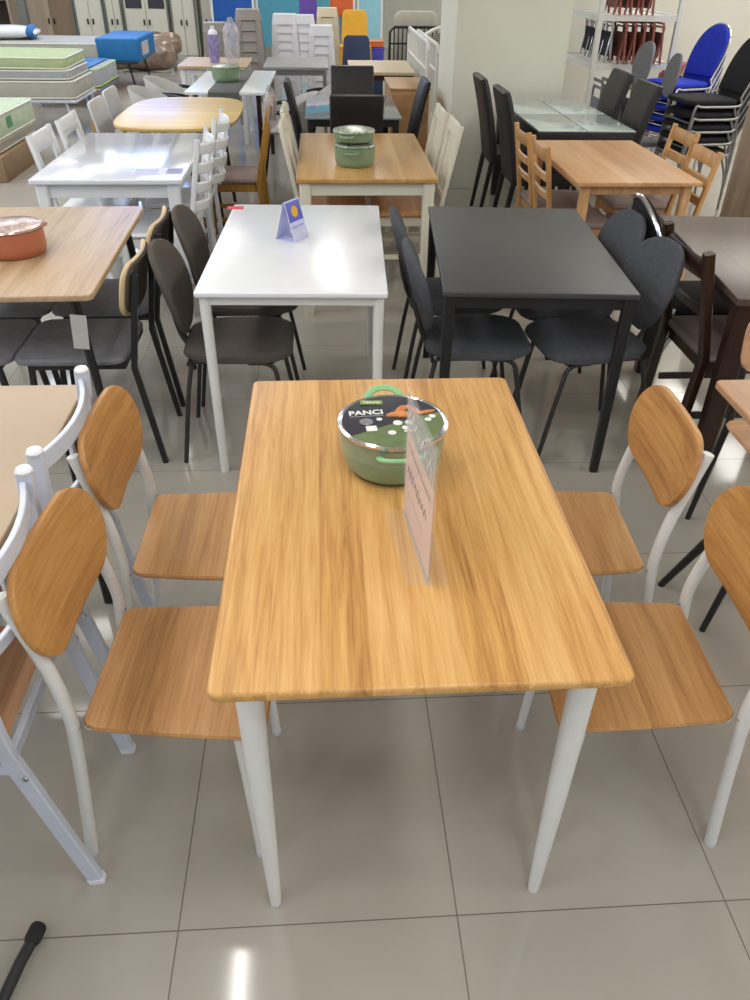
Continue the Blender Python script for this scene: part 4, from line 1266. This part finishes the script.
# steel rack with folded chairs
RK = thing('storage_rack', (2.86, 8.42, 0), 0, 'white metal storage rack full of folded chairs, right of the column', 'rack')
for sx in (-1, 1):
    for sy in (-1, 1):
        G().box((sx * .36, sy * .5, 1.05), (.045, .045, 2.1), .003).build('upright', M_whitemetal, RK)
for z in (.10, .90, 1.28, 1.9):
    g = G()
    g.box((0, 0, z), (.72, 1.0, .02), .002)
    for s in (-1, 1):
        g.box((0, s * .5, z), (.70, .03, .05), .002); g.box((s * .36, 0, z), (.03, 1.0, .05), .002)
    g.build('shelf', M_whitemetal, RK)
def folded_chair(tube, cloth):
    t = thing('folded_chair', cat='folding chair')
    G().tube([(-.16, 0, .012), (-.16, .03, .33), (.16, .03, .33), (.16, 0, .012)], .011, seg=8).build('back_frame', tube, t)
    G().tube([(-.14, .05, .012), (-.14, .01, .30), (.14, .01, .30), (.14, .05, .012)], .010, seg=8).build('leg_frame', tube, t)
    G().pad(.29, .20, .02, rr_hw(.29, .20, .03), 6, frame_mat((0, .025, .06), (1, 0, 0), (0, 1, 0), (0, 0, 1))).build('seat', cloth, t)
    return t
fb = folded_chair(M_chrome, M_blackcloth)
spots = []
for k in range(4): spots.append((2.66, 8.10 + k * .17, .912, R(90), 'black folded chair on the middle rack shelf, %s from the front' % ('first', 'second', 'third', 'last')[k]))
place(fb, spots, 'black folded chairs on the rack')
fr_ = folded_chair(M_brick, pbr('brown_red_cloth', (120, 74, 66), .8))
place(fr_, [(2.76 + .085 * k, 8.02, .912, R(90), 'reddish folded chair on the middle rack shelf, %s from the left' % ('first', 'second', 'third', 'fourth', 'fifth')[k]) for k in range(5)], 'reddish folded chairs on the middle shelf')
for k in range(4): dup(fr_, (2.66 + .1 * k, 8.05, 1.292), R(90), 'reddish folded chair on the upper rack shelf, %s from the left' % ('first', 'second', 'third', 'fourth')[k], 'reddish folded chairs on the upper shelf')
gb = folded_chair(M_steel, M_greycloth)
place(gb, [(2.64 + .1 * k, 8.05, .112, R(90), 'grey folded chair on the bottom rack shelf, %s from the left' % ('first', 'second', 'third', 'fourth', 'fifth')[k]) for k in range(5)], 'grey folded chairs on the bottom shelf')
for c in [gb] + [o for o in col.objects if o.get('group') == 'grey folded chairs on the bottom shelf']: c.scale = (1, 1, 2.0)
# brick red stack by the partition
rs = stool(M_brick)
place(rs, [(3.85, 9.15, .09 * (4 - k), .3, 'brick red plastic stool by the partition wall, ' + (ords[k] if k == 0 else ords[k] + ' from the top')) for k in range(5)], 'brick red stools')

# ------------------------------------------------------------------ beds at the left
def mattress(name, W, D, H, loc, mat, label, rz=0, tilt=None, p=7, piping=None):
    t = thing(name, loc, rz, label, 'mattress')
    if tilt: t.rotation_euler = (tilt[0], tilt[1], rz)
    G().slab(rrect(W, D, .07, 6), 0, H, min(.035, H * .3), seg=4).build('body', mat, t)
    for z in (.012, H - .012):
        pts = [(x, y, z) for x, y in rrect(W - .006, D - .006, .07, 5)]
        G().tube(pts, .008, seg=6, closed=True).build('piping', piping or M_cream, t)
    return t
def bed_frame(loc, W, D, H, label, mat):
    t = thing('metal_bed', loc, 0, label, 'bed')
    g = G()
    for s in (-1, 1):
        g.tube([(-W / 2, s * D / 2, H - .02), (W / 2, s * D / 2, H - .02)], .018, seg=8).tube([(s * W / 2, -D / 2, H - .02), (s * W / 2, D / 2, H - .02)], .018, seg=8)
    for k in range(8): g.box((-W / 2 + W * (k + .5) / 8, 0, H - .02), (.05, D, .012), .001)
    g.build('rails', mat, t)
    for sx in (-1, 1):
        for sy in (-1, 1):
            G().tube([(sx * (W / 2 - .05), sy * (D / 2 - .04), 0), (sx * (W / 2 - .12), sy * (D / 2 - .04), H - .02)], .014, seg=8).build('leg', mat, t)
    return t
bed_frame((-3.66, 10.02, 0), 1.90, .88, .37, 'pale metal bed frame under the three stacked mattresses', M_bluewhite)
mattress('mattress', 1.92, .92, .18, (-3.66, 10.02, .372), M_mattress, 'cream mattress, lowest of the three on the left bed')
mattress('mattress', 1.90, .90, .10, (-3.68, 10.03, .555), M_mattgrey, 'grey mattress, middle of the three on the left bed')
mattress('mattress_topper', 1.90, .88, .12, (-3.70, 10.03, .665), M_mattgreen, 'light green topper lying on the left mattress stack', tilt=(R(.8), R(.5)))
mattress('mattress', 1.5, 1.15, .20, (-3.60, 8.05, .32), pbr('pale_green_ticking', (190, 204, 178), .85, var=.08, scale=10, bump=.3), 'pale green mattress at the left edge with a green label', piping=M_cream)
o = G().box((0, 0, 0), (.003, .13, .09), .001).build('mattress_label', pbr('green_label', (84, 150, 112), .5)); o.location = (-2.845, 7.85, .43); tag(o, 'green square label on the end of the pale green mattress', 'label')
mattress('mattress', 1.45, 1.1, .10, (-3.60, 8.05, .215), M_mattress, 'thin cream mattress under the pale green one')
t = thing('cardboard_box', (-3.45, 7.9, 0), 0, 'brown cardboard carton in clear film under the left mattresses', 'box')
G().box((0, 0, .105), (1.25, 1.0, .21), .006).build('carton', M_cardboard, t)
G().box((0, 0, .211), (.06, .99, .002), .0005).build('tape', M_beige, t)
# low grey bed with blue cover
bed_frame((-3.35, 12.15, 0), .86, 1.15, .23, 'low grey bed frame behind the mattress stack', M_steel)
mattress('mattress', .86, 1.18, .22, (-3.35, 12.15, .235), M_mattgrey, 'grey mattress with lime piping under a blue cloth', piping=pbr('lime_piping', (190, 220, 90), .6))
o = G().bar([(-.01, -.605, .24), (-.01, -.605, .46), (-.01, -.59, .468), (-.01, .5, .468)], .34, .006, up=(1, 0, 0)).build('blue_cloth', M_bluewrap); o.location = (-3.18, 12.15, .003)
tag(o, 'blue cloth strip folded over the low grey mattress', 'cloth')
# long mattress with blue box end on black legs
bed_frame((-4.25, 13.6, 0), 3.1, 1.25, .40, 'long dark metal bed frame at the back left with thin black legs', M_blackmetal)
mattress('mattress', 3.1, 1.28, .22, (-4.28, 13.6, .405), M_mattress, 'long cream mattress at the back left with a blue covered end')
o = G().slab(rrect(.62, 1.32, .06), 0, .30, .03).build('blue_cover', M_bluewrap); o.location = (-2.93, 13.6, .395)
tag(o, 'blue box-shaped cover over the right end of the long mattress', 'cover')
G().box((.312, -.2, .15), (.004, .5, .17), .001).build('window_patch', M_lightgrey, o)
pl = thing('pillow', (-4.6, 13.5, .628), R(8), 'white pillow with blue trim on the long mattress', 'pillow')
G().pad(.85, .5, .18, None, 2.2, frame_mat((0, -.25, .09), (1, 0, 0), (0, 0, 1), (0, 1, 0))).build('body', M_white, pl)
G().pad(.12, .5, .19, None, 2.4, frame_mat((.33, -.25, .09), (1, 0, 0), (0, 0, 1), (0, 1, 0))).build('trim_band', M_bluewrap, pl)
# brown wrapped rolls on the floor
for k, (x, y, z, r, L, lab) in enumerate(((-3.3, 15.6, .0, .26, 1.5, 'brown film-wrapped roll lying before the white wardrobes, lower'), (-3.1, 16.05, .18, .20, 1.2, 'brown film-wrapped roll lying before the white wardrobes, upper'))):
    g = G(); rows = []
    for i in range(13):
        u = -L / 2 + L * i / 12; f = 1 if 0 < i < 12 else .6
        rows.append([g.bm.verts.new((u, (r + .02 * math.sin(j * 2.7 + i * 1.9)) * f * math.cos(2 * PI * j / 20), r * .95 + (r * .9 + .02 * math.sin(j * 1.7 + i)) * f * math.sin(2 * PI * j / 20))) for j in range(20)])
    for A, B in zip(rows, rows[1:]):
        for j in range(20): g.bm.faces.new((A[j], A[(j + 1) % 20], B[(j + 1) % 20], B[j]))
    g.bm.faces.new(rows[0][::-1]); g.bm.faces.new(rows[-1])
    o = g.build('wrapped_roll', M_brownwrap); o.location = (x, y, z); tag(o, lab, 'roll')

# wardrobes along the back
def wardrobe(x0, x1, y, H, mat, label, kind='white', D=.55):
    W = x1 - x0
    t = thing('wardrobe', ((x0 + x1) / 2, y, 0), 0, label, 'wardrobe')
    G().box((0, 0, H / 2), (W, D, H), .004).build('body', mat, t)
    n = 2
    for k in range(n):
        w = W / n; x = -W / 2 + w * (k + .5)
        d = G().box((x, -D / 2 - .011, H / 2 + .03), (w - .012, .02, H - .1), .003).build('door', mat, t)
        if kind == 'glass':
            G().box((x, -D / 2 - .024, 1.05), (w - .12, .008, .42), .002).build('dark_pane', pbr('dark_pane', (62, 62, 70), .15), d)
        G().box((x + (w / 2 - .05) * (1 if k == 0 else -1), -D / 2 - .032, .62), (.03, .022, .09), .004).build('handle', M_blackmetal, d)
    for s in (-1, 1):
        G().box((s * (W / 2 - .012), -D / 2 - .026, H / 2), (.035, .03, H), .003).build('edge_trim', pbr('grey_green_trim', (112, 116, 108), .5), t)
    return t
wardrobe(-5.48, -4.62, 17.6, 2.1, wood('striped_wood_door', (176, 158, 138), (160, 140, 118), (138, 116, 94), 'Z', .2, .45, .3, .4, pvar=.6), 'striped brown wooden wardrobe at the back left')
wardrobe(-4.60, -4.06, 17.6, 2.1, M_cream, 'cream wardrobe right beside the striped brown one')
wardrobe(-3.70, -2.86, 17.6, 2.1, M_cream, 'cream wardrobe with two dark panes at the back', 'glass')
wardrobe(-2.82, -2.35, 17.6, 2.1, M_cream, 'narrow cream wardrobe nearest the blue board')
wardrobe(-4.04, -3.72, 17.6, 2.1, M_cream, 'slim cream wardrobe left of the one with dark panes')
wardrobe(-2.31, -1.98, 17.9, 2.1, M_cream, 'slim cream wardrobe half hidden by the blue board')
t = thing('bedside_shelf', (-6.05, 16.9, 0), 0, 'grey brown shelf unit with dark niche in the far left corner', 'shelf')
for z in (.02, .5, .98, 1.5): G().box((0, 0, z), (.9, .4, .03), .002).build('shelf_board', M_greywood, t)
for x in (-.45, -.1, .45): G().box((x, 0, .76), (.03, .4, 1.5), .002).build('side_panel', M_greywood, t)
G().box((0, .19, .76), (.9, .012, 1.5), .002).build('back_panel', pbr('dark_brown_board', (84, 70, 60), .7), t)
t = thing('purple_bag', (-.17, 13.2, 0), 0, 'purple bag hanging on a grey post behind the white stools', 'bag')
G().tube([(0, .1, 0), (0, .1, 1.5)], .02, seg=8).build('post', M_steel, t)
G().pad(.26, .42, .12, rr_hw(.26, .42, .05), 4, frame_mat((0, 0, .86), (1, 0, 0), (0, 1, 0), (0, 0, 1))).build('bag_body', pbr('purple_cloth', (104, 76, 168), .7), t)
t = thing('orange_bag', (.32, 13.4, 0), 0, 'orange bag on a grey post behind the yellow chairs', 'bag')
G().tube([(0, .1, 0), (0, .1, 1.5)], .02, seg=8).build('post', M_steel, t)
G().pad(.34, .36, .12, rr_hw(.34, .36, .05), 4, frame_mat((0, 0, .96), (1, 0, 0), (0, 1, 0), (0, 0, 1))).build('bag_body', pbr('orange_cloth', (222, 104, 58), .7), t)
